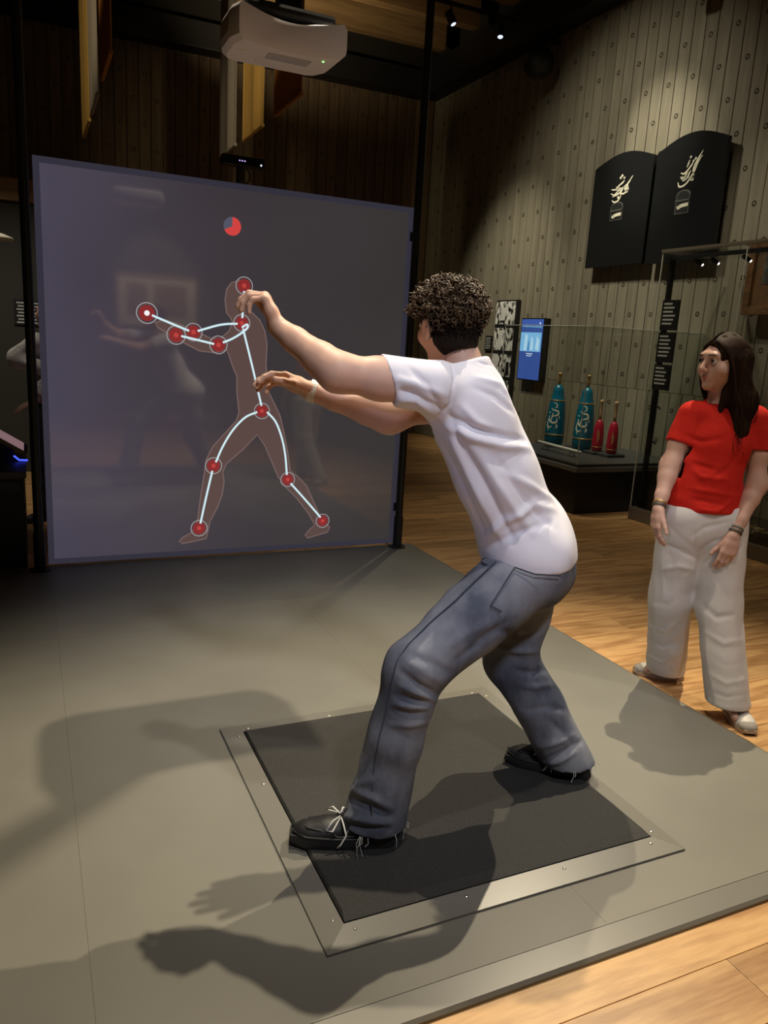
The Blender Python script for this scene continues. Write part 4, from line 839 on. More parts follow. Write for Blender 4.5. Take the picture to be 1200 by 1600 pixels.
F_JEA = [([(1.046,1.788,0.497),(1.01,1.768,0.523),(0.986,1.767,0.539),(0.965,1.773,0.551),(0.951,1.781,0.564),(0.938,1.793,0.575),(0.927,1.81,0.583)],-0.01,0.012),([(1.008,1.77,0.489),(0.983,1.769,0.498),(0.961,1.774,0.503),(0.944,1.782,0.506),(0.93,1.792,0.508),(0.917,1.806,0.508)],-0.009,0.011),([(1.002,1.771,0.457),(0.976,1.768,0.461),(0.953,1.771,0.462),(0.937,1.778,0.464),(0.922,1.789,0.464),(0.91,1.803,0.462)],-0.008,0.011),([(1.048,1.794,0.48),(1.011,1.77,0.505),(0.987,1.768,0.518),(0.967,1.773,0.526),(0.951,1.78,0.534),(0.936,1.79,0.539),(0.923,1.804,0.543)],0.007,0.01),([(1.005,1.77,0.473),(0.979,1.769,0.479),(0.957,1.773,0.482),(0.941,1.78,0.485),(0.926,1.79,0.485),(0.913,1.804,0.483)],0.007,0.01),([(1.022,1.791,0.414),(0.99,1.774,0.425),(0.968,1.771,0.427),(0.949,1.775,0.425),(0.933,1.783,0.426),(0.918,1.792,0.424),(0.904,1.805,0.422)],0.006,0.011),([(1.063,1.781,0.533),(1.027,1.765,0.56),(1.002,1.765,0.578),(0.981,1.774,0.592),(0.967,1.784,0.601),(0.956,1.798,0.608),(0.946,1.815,0.613)],0.006,0.014),([(1.072,1.769,0.573),(1.044,1.766,0.59),(1.02,1.77,0.603),(1,1.778,0.613),(0.983,1.789,0.619),(0.969,1.803,0.624),(0.957,1.821,0.627)],-0.006,0.013),([(1.258,1.765,0.71),(1.227,1.761,0.698),(1.198,1.76,0.684),(1.175,1.765,0.667),(1.146,1.767,0.646),(1.115,1.766,0.627),(1.087,1.769,0.606)],-0.008,0.014),([(1.225,1.762,0.724),(1.192,1.76,0.716),(1.165,1.766,0.705),(1.139,1.775,0.693),(1.111,1.777,0.678),(1.081,1.777,0.664),(1.053,1.78,0.649)],0.006,0.016),([(0.894,1.756,0.157),(0.875,1.762,0.168),(0.858,1.772,0.177),(0.843,1.786,0.182),(0.831,1.802,0.181),(0.821,1.824,0.176),(0.815,1.857,0.162)],-0.01,0.012),([(0.903,1.759,0.176),(0.885,1.764,0.189),(0.869,1.773,0.2),(0.855,1.785,0.207),(0.843,1.799,0.208),(0.832,1.816,0.206),(0.824,1.839,0.199)],0.009,0.012),([(0.894,1.752,0.137),(0.871,1.756,0.142),(0.852,1.766,0.143),(0.835,1.781,0.141),(0.82,1.801,0.136),(0.807,1.829,0.126),(0.802,1.872,0.104)],0.01,0.012),([(0.898,1.75,0.119),(0.877,1.753,0.122),(0.858,1.761,0.121),(0.841,1.772,0.117),(0.825,1.789,0.115),(0.81,1.811,0.109),(0.798,1.84,0.097)],-0.007,0.008),([(0.867,1.791,0.265),(0.854,1.801,0.256),(0.843,1.815,0.244),(0.834,1.833,0.229),(0.828,1.843,0.213),(0.823,1.854,0.197),(0.821,1.872,0.176)],0.006,0.012),([(0.856,1.831,0.299),(0.848,1.838,0.278),(0.841,1.847,0.256),(0.835,1.858,0.232),(0.83,1.865,0.214),(0.825,1.874,0.193)],-0.006,0.01),([(1.509,1.953,0.584),(1.487,1.955,0.579),(1.47,1.961,0.572),(1.455,1.97,0.563),(1.436,1.982,0.567),(1.263,1.777,0.673),(1.229,1.762,0.688)],-0.01,0.012),([(1.529,1.975,0.502),(1.499,1.97,0.507),(1.476,1.973,0.509),(1.456,1.98,0.509),(1.437,1.991,0.51),(1.421,2.007,0.509),(1.408,2.027,0.506)],0.008,0.014),([(1.596,1.996,0.411),(1.558,1.978,0.421),(1.529,1.971,0.424),(1.505,1.97,0.425),(1.487,1.972,0.429),(1.47,1.976,0.433),(1.455,1.982,0.436)],-0.008,0.012),([(1.615,1.973,0.366),(1.579,1.96,0.373),(1.55,1.957,0.376),(1.527,1.959,0.374),(1.509,1.965,0.378),(1.493,1.972,0.38),(1.477,1.981,0.382)],0.007,0.012),([(1.651,1.935,0.282),(1.613,1.924,0.297),(1.586,1.926,0.304),(1.563,1.933,0.308),(1.542,1.941,0.304),(1.523,1.951,0.298),(1.506,1.965,0.291)],-0.006,0.012),([(1.706,1.9,0.172),(1.67,1.887,0.171),(1.642,1.884,0.163),(1.62,1.886,0.152),(1.601,1.896,0.139),(1.587,1.912,0.122),(1.584,1.942,0.095)],-0.009,0.011),([(1.667,1.899,0.201),(1.637,1.896,0.197),(1.612,1.898,0.19),(1.588,1.907,0.18),(1.57,1.924,0.166),(1.561,1.951,0.144)],0.008,0.012),([(1.661,1.877,0.149),(1.638,1.877,0.141),(1.62,1.883,0.129),(1.606,1.893,0.113),(1.597,1.906,0.104),(1.591,1.924,0.091)],0.007,0.01),([(1.562,1.924,0.27),(1.582,1.917,0.253),(1.603,1.911,0.235),(1.624,1.903,0.217),(1.637,1.897,0.2),(1.651,1.891,0.183),(1.665,1.885,0.166)],-0.006,0.012)]
F_SEAM = [([(1.253,1.861,0.869),(1.23,1.858,0.853),(1.209,1.858,0.835),(1.187,1.857,0.818),(1.162,1.851,0.801),(1.139,1.848,0.784),(1.117,1.845,0.766),(1.094,1.851,0.743),(1.069,1.856,0.72),(1.04,1.851,0.702),(1.016,1.85,0.681),(0.992,1.848,0.661),(0.965,1.84,0.644),(0.952,1.836,0.63),(0.939,1.833,0.615),(0.927,1.83,0.601),(0.92,1.824,0.587),(0.916,1.821,0.571),(0.912,1.821,0.554),(0.91,1.822,0.531),(0.908,1.824,0.506),(0.904,1.823,0.484),(0.9,1.822,0.465),(0.897,1.821,0.445),(0.893,1.821,0.425),(0.889,1.82,0.411),(0.884,1.816,0.398),(0.878,1.812,0.387),(0.872,1.806,0.367),(0.869,1.805,0.344),(0.868,1.81,0.318),(0.866,1.809,0.297),(0.862,1.805,0.279),(0.858,1.799,0.262),(0.856,1.794,0.242),(0.854,1.79,0.22),(0.852,1.785,0.199),(0.851,1.779,0.181),(0.849,1.774,0.164),(0.847,1.77,0.145)],0,0)]
F_POCK = [([(1.284,1.804,0.866),(1.268,1.8,0.847),(1.253,1.798,0.827),(1.237,1.794,0.808),(1.223,1.789,0.793),(1.209,1.785,0.778),(1.195,1.779,0.764),(1.204,1.774,0.759),(1.214,1.77,0.753),(1.225,1.766,0.747)],0,0),([(1.284,1.804,0.866),(1.299,1.789,0.862),(1.315,1.777,0.857),(1.333,1.767,0.852),(1.358,1.76,0.851),(1.384,1.754,0.849),(1.415,1.752,0.846)],0,0),([(1.236,1.911,0.853),(1.233,1.891,0.856),(1.234,1.876,0.857)],0,0)]
F_RTE = [([(2.602,2.479,1.089),(2.638,2.481,1.065),(2.522,2.343,1.066),(2.539,2.317,1.061),(2.56,2.296,1.056),(2.584,2.278,1.049)],-0.007,0.012),([(2.592,2.477,1.057),(2.636,2.48,1.032),(2.52,2.333,1.036),(2.532,2.308,1.018),(2.56,2.283,1.017),(2.594,2.264,1.016),(2.636,2.252,1.013)],0.007,0.012),([(2.519,2.439,0.923),(2.49,2.374,0.928),(2.496,2.344,0.925),(2.508,2.319,0.921),(2.536,2.287,0.919),(2.571,2.263,0.916),(2.612,2.244,0.911)],-0.006,0.01),([(2.558,2.466,0.96),(2.611,2.473,0.947),(2.508,2.333,0.968),(2.525,2.309,0.964),(2.563,2.276,0.96),(2.612,2.252,0.954),(2.677,2.242,0.945)],0.006,0.012),([(2.544,2.388,1.289),(2.535,2.385,1.254),(2.528,2.382,1.218),(2.518,2.378,1.183),(2.513,2.373,1.148),(2.631,2.483,1.093),(2.63,2.481,1.056)],0.005,0.012),([(2.495,2.39,1.181),(2.514,2.378,1.174),(2.529,2.363,1.167),(2.539,2.342,1.161),(2.557,2.32,1.168),(2.581,2.305,1.175),(2.61,2.294,1.181)],-0.006,0.012),([(2.68,2.251,1.147),(2.664,2.254,1.12),(2.652,2.26,1.092),(2.636,2.261,1.065),(2.608,2.266,1.047),(2.582,2.272,1.028),(2.56,2.282,1.009)],-0.006,0.012),([(2.66,2.24,0.932),(2.619,2.24,0.906),(2.583,2.244,0.88),(2.559,2.257,0.882),(2.538,2.271,0.884),(2.519,2.288,0.886)],0.006,0.01)]
F_TRO = [([(2.537,2.294,0.714),(2.512,2.301,0.73),(2.49,2.311,0.746),(2.473,2.325,0.76),(2.465,2.334,0.77),(2.459,2.344,0.78),(2.454,2.355,0.79)],-0.008,0.009),([(2.559,2.299,0.666),(2.532,2.306,0.679),(2.51,2.317,0.69),(2.49,2.331,0.701),(2.478,2.345,0.705),(2.469,2.361,0.709),(2.463,2.379,0.712)],-0.008,0.009),([(2.51,2.291,0.761),(2.521,2.281,0.777),(2.534,2.273,0.792),(2.548,2.266,0.807),(2.577,2.25,0.819),(2.607,2.234,0.83),(2.637,2.22,0.842)],-0.008,0.009),([(2.559,2.291,0.696),(2.571,2.276,0.716),(2.582,2.262,0.735),(2.596,2.249,0.753),(2.621,2.234,0.762),(2.646,2.219,0.771),(2.674,2.207,0.779)],-0.008,0.009),([(2.575,2.307,0.61),(2.543,2.308,0.618),(2.519,2.315,0.622),(2.5,2.327,0.624),(2.487,2.343,0.616),(2.479,2.363,0.606),(2.475,2.389,0.593)],0.007,0.01),([(2.597,2.293,0.613),(2.599,2.269,0.63),(2.603,2.247,0.645),(2.611,2.229,0.66),(2.625,2.21,0.674),(2.644,2.196,0.686),(2.67,2.188,0.696)],0.007,0.01),([(2.556,2.328,0.489),(2.537,2.334,0.474),(2.523,2.345,0.457),(2.514,2.362,0.437),(2.502,2.381,0.436),(2.493,2.404,0.434),(2.492,2.435,0.429)],-0.008,0.012),([(2.587,2.344,0.376),(2.572,2.358,0.353),(2.561,2.375,0.327),(2.559,2.401,0.297),(2.548,2.422,0.296),(2.544,2.45,0.291),(2.551,2.489,0.28)],0.008,0.012),([(2.633,2.382,0.25),(2.61,2.392,0.239),(2.592,2.406,0.225),(2.58,2.426,0.208),(2.57,2.444,0.212),(2.566,2.468,0.213),(2.573,2.503,0.209)],-0.008,0.011),([(2.647,2.39,0.177),(2.629,2.401,0.161),(2.623,2.423,0.139),(2.617,2.447,0.116),(2.604,2.465,0.12),(2.598,2.491,0.121),(2.604,2.528,0.115)],0.009,0.01),([(2.598,2.279,0.473),(2.594,2.239,0.462),(2.6,2.209,0.448),(2.611,2.185,0.432),(2.629,2.169,0.441),(2.651,2.157,0.448),(2.679,2.149,0.452)],-0.007,0.012),([(2.605,2.241,0.353),(2.604,2.201,0.349),(2.613,2.171,0.341),(2.628,2.147,0.329),(2.646,2.133,0.337),(2.669,2.124,0.343),(2.701,2.121,0.345)],0.008,0.012),([(2.596,2.202,0.267),(2.599,2.165,0.262),(2.61,2.136,0.253),(2.627,2.113,0.242),(2.645,2.102,0.249),(2.668,2.095,0.254),(2.698,2.095,0.255)],-0.008,0.012),([(2.603,2.186,0.184),(2.602,2.149,0.183),(2.611,2.12,0.177),(2.625,2.096,0.168),(2.644,2.084,0.177),(2.668,2.075,0.183),(2.699,2.072,0.186)],0.009,0.01),([(2.601,2.163,0.111),(2.601,2.13,0.115),(2.609,2.104,0.114),(2.621,2.082,0.111),(2.639,2.067,0.12),(2.662,2.057,0.126),(2.694,2.053,0.128)],-0.009,0.008),([(2.603,2.156,0.061),(2.6,2.12,0.068),(2.607,2.094,0.07),(2.62,2.073,0.068),(2.64,2.057,0.075),(2.665,2.046,0.078),(2.699,2.041,0.077)],0.008,0.01),([(2.487,2.446,0.555),(2.481,2.425,0.513),(2.485,2.414,0.466),(2.495,2.419,0.414),(2.509,2.428,0.359),(2.542,2.454,0.294)],0.005,0.014),([(2.673,2.185,0.668),(2.677,2.183,0.612),(2.669,2.172,0.56),(2.666,2.164,0.506),(2.669,2.151,0.453),(2.671,2.137,0.4),(2.673,2.124,0.347)],0.005,0.014),([(2.512,2.286,0.804),(2.516,2.284,0.781),(2.523,2.284,0.758),(2.533,2.287,0.733),(2.547,2.294,0.702),(2.558,2.299,0.672),(2.567,2.302,0.641)],-0.006,0.006)]

# ================================================================== PEOPLE
def shoe(parent, heel, toe, z0, wd, mu, ms, mtoe=None, laces=True, ht=.085, sole=.03, label=None):
    heel = V(heel[0], heel[1], z0); toe = V(toe[0], toe[1], z0); f = nrm(toe-heel); L = np.linalg.norm(toe-heel); s = V(-f[1], f[0], 0); up = V(0, 0, 1)
    P = lambda a, b, c: heel+f*a*L+s*b+up*c
    R = np.array([f, s, up])
    pr = [el(P(.20, 0, ht*.62), (L*.19, wd*.43, ht*.60), R, .02), rc(P(.22, 0, ht*.62), P(.62, 0, ht*.42), wd*.44, wd*.40, .02, up, 1.15), el(P(.74, 0, ht*.34), (L*.245, wd*.47, ht*.42), R, .03),
          el(P(.33, 0, ht*.95), (.05, wd*.36, .05), R, .03), halfcut(P(0, 0, sole*.7), (0, 0, -1))]
    pr.append(halfcut(P(.3, 0, ht*1.28), nrm(up-f*.12)))
    Vt, F = surface(pr, .0045, 0, 2)
    up_ = skinobj('shoe', Vt, F, mu, parent, label)
    out = []
    for t in np.linspace(0, 1, 15):
        a = t; w_ = wd*.5*(.80+.2*math.sin(PI*min(1, max(0, (a-.1)/.9))**1.0))*(1 if .06 < a < .9 else .72 if a <= .06 else .74)
        if a < .03: w_ = wd*.30
        if a > .97: w_ = wd*.26
        out.append((a, w_))
    poly = [(a, -w_) for a, w_ in out]+[(a, w_) for a, w_ in reversed(out)]; n = len(poly)
    vs = [P(a, b*.97, 0+(.012 if a > .95 else 0)) for a, b in poly]+[P(-.012 if a < .02 else a*1.01, b*1.06, sole*.5) for a, b in poly]+[P(a, b*1.02, sole) for a, b in poly]
    fs = [tuple(reversed(range(n))), tuple(range(2*n, 3*n))]+[(i*n+k, i*n+(k+1) % n, (i+1)*n+(k+1) % n, (i+1)*n+k) for i in range(2) for k in range(n)]
    autosmooth(obj('sole', vs, fs, ms, up_), 45)
    if mtoe is not None:
        Vt, F = surface([el(P(.80, 0, ht*.32), (L*.205, wd*.475, ht*.40), R, .01), halfcut(P(0, 0, sole*.8), (0, 0, -1)), halfcut(P(.74, 0, 0), -f)], .004, 0, 2); skinobj('toe_cap', Vt, F, mtoe, up_)
    if laces:
        for k in range(4):
            a = .47+.07*k; h = ht*(.90-.10*k)
            MB().tube([P(a, -wd*.26, h-.012), P(a+.02, -wd*.1, h+.004), P(a+.03, wd*.1, h+.004), P(a+.02, wd*.26, h-.012)], .0035, 6).build('lace', M['lace'], up_, smooth=True)
    if mu is M['shoeblack'] and laces:
        def on(a, b, c): return P(a, b, c)
        MB().tube([P(.60, -wd*.40, ht*.50), P(.72, -wd*.36, ht*.66), P(.84, -wd*.26, ht*.66), P(.90, 0, ht*.62), P(.84, wd*.26, ht*.66), P(.72, wd*.36, ht*.66), P(.60, wd*.40, ht*.50)], .0032, 6).build('toe_seam', mu, up_, smooth=True)
        for sg in (-1, 1):
            MB().tube([P(.05, sg*wd*.36, ht*.62), P(.3, sg*wd*.46, ht*.55), P(.55, sg*wd*.47, ht*.48), P(.62, sg*wd*.40, ht*.62)], .0028, 6).build('side_seam', mu, up_, smooth=True)
            MB().tube([P(.0, sg*wd*.34, sole+.004), P(.25, sg*wd*.475, sole+.004), P(.6, sg*wd*.51, sole+.004), P(.85, sg*wd*.43, sole+.004), P(.985, sg*wd*.12, sole+.006)], .004, 6).build('welt', ms, up_, smooth=True)
            MB().tube([P(.52, sg*wd*.12, ht*.98), P(.50, sg*wd*.40, ht*.95), P(.47, sg*wd*.62, ht*.70), P(.52, sg*wd*.66, ht*.35), P(.55, sg*wd*.60, ht*.18)], .0026, 6).build('lace_end', M['lace'], up_, smooth=True)
            MB().tube([P(.53, sg*wd*.06, ht*.98), P(.60, sg*wd*.34, ht*1.02), P(.66, sg*wd*.50, ht*.78), P(.60, sg*wd*.48, ht*.72), P(.53, sg*wd*.1, ht*.95)], .0026, 6).build('lace_loop', M['lace'], up_, smooth=True)
    return up_, P
# ---------------------------------------------------------------- young man in white T-shirt
man = thing('person', (1.25, 1.97, MZ), 'young man with curly hair in white T-shirt and grey jeans, lunging with both arms out', 'person')
hipL, hipR = V(1.402, 1.898, .825), V(1.50, 2.025, .825)
knL, anL = V(1.005, 1.86, .555), V(.888, 1.845, .12)
knR, anR = V(1.497, 2.075, .43), V(1.69, 1.945, .11)
pel, mid, che, nek = V(1.45, 1.96, .85), V(1.295, 1.965, 1.12), V(1.185, 1.995, 1.33), V(1.178, 2.005, 1.435)
shL, elL, wrL = V(1.02, 1.92, 1.380), V(.765, 1.98, 1.406), V(.647, 2.16, 1.518)
shR, elR, wrR = V(1.275, 2.115, 1.365), V(.985, 2.10, 1.277), V(.768, 2.20, 1.338)
hd = V(1.135, 2.055, 1.558); hf, hu = V(-.10, .98, -.10), V(-.12, .12, 1)
chf = V(-.55, .82, -.35); plf = V(-.74, .62, -.25)
body = head_prims(hd, hf, hu, 1.0)
body += [rc(nek-V(0, 0, .03), hd-V(-.02, .03, .06), .060, .055, .02), rc(pel, mid, .095, .092, .03, plf, 1.35), rc(mid, che, .092, .11, .03, chf, 1.35), rc(shL+V(.05, .03, -.01), shR-V(.04, .03, .01), .062, .062, .03), rc(che, nek, .1, .06, .03, chf, 1.3)]
body += [rc(hipL, hipR, .085, .085, .03), rc(hipL, knL, .085, .055, .02), rc(knL, anL, .052, .036, .02), rc(hipR, knR, .085, .055, .02), rc(knR, anR, .052, .036, .02)]
for ank, d in ((anL, V(-.934, .358, 0)), (anR, V(-.763, .646, 0))): body.append(rc(ank-V(0, 0, .03), ank+d*.09-V(0, 0, .055), .032, .022, .02))
def arm(sh, e, wr_, up_=.056, lo_=.047):
    m1 = sh+(e-sh)*.55; m2 = e+(wr_-e)*.28; m3 = e+(wr_-e)*.7
    return [rc(sh, m1, up_*1.06, up_*1.0, .03), rc(m1, e, up_*1.0, up_*.84, .03), rc(e, m2, up_*.84, lo_*1.0, .045), rc(m2, m3, lo_*1.0, lo_*.76, .015), rc(m3, wr_, lo_*.76, lo_*.62, .015)]
body += arm(shL, elL, wrL)+arm(shR, elR, wrR)
body += hand_prims(wrL, (-.36, .22, .90), (-.80, .35, -.30), (.8, .6, 0), (.95, .72, .40), .0, 1.0, (.92, .22, .30), .2)
body += hand_prims(wrR, (-.86, .22, .34), (-.25, -.35, -.90), (-.2, -.95, .1), (.34, .48, .36), .015, 1.0, (.9, .34, .25), .2)
Vt, F = surface(body, .0036, 0, 1)
skinobj('body', Vt, F, M['skin'], man); face_parts(hd, hf, hu, man)
# T-shirt
tee = [rc(V(1.468, 1.968, .78), V(1.43, 1.965, .90), .172, .166, .03, plf, 1.16), rc(V(1.42, 1.965, .90), mid, .162, .146, .04, plf, 1.2), rc(mid, che+V(0, 0, .0), .146, .150, .04, chf, 1.22), rc(shL+V(.06, .035, -.02), shR-V(.03, .02, .015), .083, .083, .05), rc(che, nek-V(0, 0, .015), .125, .078, .04, chf, 1.3),
       rc(hipL+V(0, 0, .045), hipR+V(0, 0, .045), .134, .134, .04), el(V(1.19, 1.90, 1.27), (.09, .05, .12), None, .06), rc(shL, shL+(elL-shL)*.78, .072, .067, .04), rc(shR, shR+(elR-shR)*.75, .074, .074, .04), rc(nek, nek+V(-.02, .02, .06), .072, .068, .02)]
slL = shL+(elL-shL)*.46; slR = shR+(elR-shR)*.55
tee += [cylcut(slL, slL+nrm(nrm(elL-shL)-V(0, 0, .42))*.25, .13), cylcut(slR, slR+nrm(elR-shR+V(0, 0, .02))*.25, .14), cylcut(nek+V(.0, 0, .012), nek+V(-.05, .05, .2), .12), cylcut(V(1.45, 1.966, .845), V(1.46, 1.966, .60), .35)]
Vt, F = surface(tee, .0052, .015, 2)
Vt = ripple(Vt, F, .0016, 42, (.5, .1, -.8), 3); Vt = folds(Vt, F, [(p_, a_*1.35, w_) for p_, a_, w_ in F_TEE])
shirt = skinobj('t_shirt', Vt, F, M['tee'], man)
# jeans
jn = [rc(hipL, hipR, .124, .124, .04), rc(pel+V(-.01, 0, .04), pel+V(.025, .0, -.03), .138, .150, .04, plf, 1.2), rc(hipL, (hipL+knL)/2, .122, .108, .03), rc((hipL+knL)/2, knL, .108, .090, .02), rc(knL, knL+(anL-knL)*.5, .090, .081, .03), rc(knL+(anL-knL)*.5, anL-V(0, 0, .06), .081, .098, .03),
      rc(hipR, (hipR+knR)/2, .118, .105, .03), rc((hipR+knR)/2, knR, .105, .092, .02), rc(knR, knR+(anR-knR)*.5, .092, .084, .03), rc(knR+(anR-knR)*.5, anR+V(.01, -.01, -.06), .084, .090, .03)]
jn += [cylcut(V(1.44, 1.96, .882), V(1.43, 1.96, 1.2), .3), cylcut(V(.885, 1.845, .082), V(.87, 1.84, -.2), .2), cylcut(V(1.70, 1.94, .078), V(1.72, 1.93, -.2), .2)]
Vt, F = surface(jn, .0052, .014, 2)
Vt = ripple(Vt, F, .0016, 60, (.35, 0, .9), 5); Vt = folds(Vt, F, [(p_, a_*1.3, w_) for p_, a_, w_ in F_JEA])
jeans = skinobj('jeans', Vt, F, M['denim'], man)
for pts, _, _ in F_SEAM: MB().tube(pts, .0026, 6).build('side_seam', M['denimseam'], jeans, smooth=True)
for pts, _, _ in F_POCK: MB().tube(pts, .0022, 6).build('pocket_seam', M['denimseam'], jeans, smooth=True)
fr_ = MB()
for k in range(34):
    c, r_ = (V(.887, 1.845, .085), .098) if k < 22 else (V(1.70, 1.94, .08), .088)
    g = rng.random()*2*PI; q = c+V(math.cos(g)*r_, math.sin(g)*r_, 0); o_ = nrm(V(math.cos(g), math.sin(g), 0)); L_ = .012+.03*rng.random()**2
    fr_.tube([q+V(0, 0, .01), q+o_*.008+V(0, 0, -.004)+rng.normal(0, .004, 3), q+o_*(.010+.006*rng.random())+V(0, 0, max(-L_, -.045))+rng.normal(0, .006, 3)], .0009, 4)
fo = fr_.build('frayed_hem', M['frayed'], jeans); fo['kind'] = 'stuff'
shoe(man, (.945, 1.812), (.655, 1.922), MZ, .104, M['shoeblack'], M['shoesole'], None, True, .085, .032, 'black lace-up shoe with white laces')
shoe(man, (1.762, 1.90), (1.532, 2.094), MZ, .104, M['shoeblack'], M['shoesole'], None, True, .085, .032, 'black lace-up shoe with white laces')
# wrist band
def band(c, ax, r, wd, m, parent, name, fl=1.0, th=.0022):
    MB().lathe(V(*c)-nrm(ax)*wd/2, [(r, 0), (r+th, 0), (r+th, wd), (r, wd)], 24, ax).build(name, m, parent, smooth=False)
wb_ = wrR+(elR-wrR)*.02; band(wb_, elR-wrR, .0325, .022, M['lace'], man, 'wristband')
nax = nrm(V(-.05, .05, .2)); MB().lathe(nek-nax*.004, [(.060, .0), (.0755, -.006), (.0765, .008), (.070, .017), (.062, .016)], 32, nax).build('collar_rib', M['tee'], shirt, smooth=True)
# hair: short dark sides and nape, curls on top
hfv, huv, hlv = frame(hf, hu); HP = lambda a, b, c: hd+a*hlv+b*hfv+c*huv; HR = np.array([hlv, hfv, huv])
cap = [el(HP(0, -.016, .020), (.080, .099, .098), HR, .01), el(HP(0, -.048, -.05), (.064, .056, .060), HR, .03), el(HP(0, .0, .062), (.092, .102, .056), HR, .03)]
cap += [halfcut(HP(0, .062, .03), nrm(hfv*1.0-huv*.35)), halfcut(HP(0, -.02, -.100), nrm(-huv-hfv*.35)), cylcut(HP(-.2, .012, -.022), HP(.2, .012, -.022), .028), cylcut(HP(-.2, .075, -.07), HP(.2, .075, -.07), .075)]
Vt, F = surface(cap, .0045, 0, 2); hair = skinobj('hair', Vt, F, M['haird'], man, 'short dark hair at the sides and nape')
cm = MB(); n = 0
while n < 1500:
    d = nrm(rng.normal(0, 1, 3)); a, b, c = d@hlv, d@hfv, d@huv
    if c < -.42 or (b > .80 and c < .3) or (b > .15 and c < -.12): continue
    if c < 0 and rng.random() < .35 or (abs(a) > .6 and c < .10 and b > -.38): continue
    th = .008+.022*rng.random()
    sh_ = 1 if c > 0 else 1+.35*c
    p0 = HP(a*.086*sh_, -.012+b*.100*sh_, .026+c*.080)
    ax = nrm(d*.5+nrm(rng.normal(0, 1, 3))*.8-huv*.3); e1 = nrm(np.cross(ax, d+.01)); e2 = np.cross(ax, e1)
    R_ = .006+.007*rng.random(); turns = 1.0+1.2*rng.random(); Lh = .014+.022*rng.random(); ph = rng.random()*6.28; K = 13; pts = []
    for k in range(K):
        t = k/(K-1); g = ph+turns*2*PI*t; rr = R_*(.55+.45*math.sin(PI*min(1, t*1.1+.1)))
        pts.append(p0+d*(.001+th*.8*min(1, t*1.5))+ax*Lh*(t-.3)+(e1*math.cos(g)+e2*math.sin(g))*rr)
    r0 = .0016+.0013*rng.random(); cm.tube(pts, [r0*(.55+.6*math.sin(PI*(k+1)/(K+1))) for k in range(K)], 4); n += 1
sk = MB(); n = 0
while n < 520:
    d = nrm(rng.normal(0, 1, 3)); a, b, c = d@hlv, d@hfv, d@huv
    if c > -.05 or c < -.92 or b > .02-.2*(c < -.5): continue
    p0 = HP(a*(.082 if c > -.45 else .066), -.018+b*(.098 if c > -.45 else .092), .016+c*.108)
    ax = nrm(nrm(rng.normal(0, 1, 3))-huv*1.2-d*(d@rng.normal(0, 1, 3))*.5); e1 = nrm(np.cross(ax, d+.01)); L_ = .012+.012*rng.random()
    sk.tube([p0-d*.004, p0+d*.003+ax*L_*.35+e1*.003, p0+d*.004+ax*L_*.7-e1*.003, p0+d*.002+ax*L_], [.0016, .002, .0016, .0006], 4, False); n += 1
o = sk.build('nape_hair', M['haird'], hair, smooth=True); o['kind'] = 'stuff'
o = cm.build('curls', M['curl'], hair, smooth=True, label='brown curls on top of the head'); o['kind'] = 'stuff'

# ---------------------------------------------------------------- girl in red T-shirt
girl = thing('person', (2.68, 2.3, FZ), 'long-haired girl in red T-shirt and loose white trousers watching from the wood floor', 'person')
G = {}
ghip = V(2.628, 2.35, .83); gf = V(-.42, -.90, 0); gs = V(.905, -.42, 0)     # facing, towards her left
ghR, ghL = ghip-gs*.082, ghip+gs*.082
gkR, gaR = V(2.585, 2.425, .445), V(2.715, 2.515, .075)
gkL, gaL = V(2.69, 2.25, .455), V(2.69, 2.125, .07)
gsR, geR, gwR = V(2.565, 2.44, 1.262), V(2.478, 2.43, 1.045), V(2.385, 2.37, .875)
gsL, geL, gwL = V(2.825, 2.325, 1.255), V(2.80, 2.25, .99), V(2.655, 2.205, .785)
gne, gch = V(2.69, 2.40, 1.32), V(2.675, 2.385, 1.16)
ghd = V(2.655, 2.40, 1.490); ghf, ghu = V(-.99, -.02, -.06), V(.06, .02, 1)
gb = head_prims(ghd, ghf, ghu, 1.0)
gb += [rc(gne-V(0, 0, .05), ghd+V(.02, .01, -.07), .050, .048, .02), rc(ghip, V(2.66, 2.37, 1.0), .115, .095, .03, gf, 1.35), rc(V(2.66, 2.37, 1.0), gch, .095, .115, .03, gf, 1.3), rc(gsR+gs*.03, gsL-gs*.03, .052, .052, .03), rc(gch, gne, .09, .05, .03, gf, 1.3),
       rc(ghR, gkR, .085, .055, .02), rc(gkR, gaR, .05, .034, .02), rc(ghL, gkL, .085, .055, .02), rc(gkL, gaL, .05, .034, .02), rc(gaR, gaR+V(-.07, .045, -.045), .026, .016, .02), rc(gaL, gaL+V(-.03, -.07, -.045), .026, .016, .02)]
gb += arm(gsR, geR, gwR, .043, .037)+arm(gsL, geL, gwL, .043, .037)
gb += hand_prims(gwR, (-.15, -.12, -1), (.75, -.2, .05), (-.3, -.9, -.1), (.30, .35, .3), .03, .88, (.85, .45, .15), .15)
gb += hand_prims(gwL, (-.33, -.12, -.93), (.35, .85, -.2), (-.85, .0, .2), (.28, .4, .3), .03, .88, (.85, .45, .15), .15)
Vt, F = surface(gb, .0036, 0, 1); skinobj('body', Vt, F, M['skin2'], girl); face_parts(ghd, ghf, ghu, girl, 1.0)
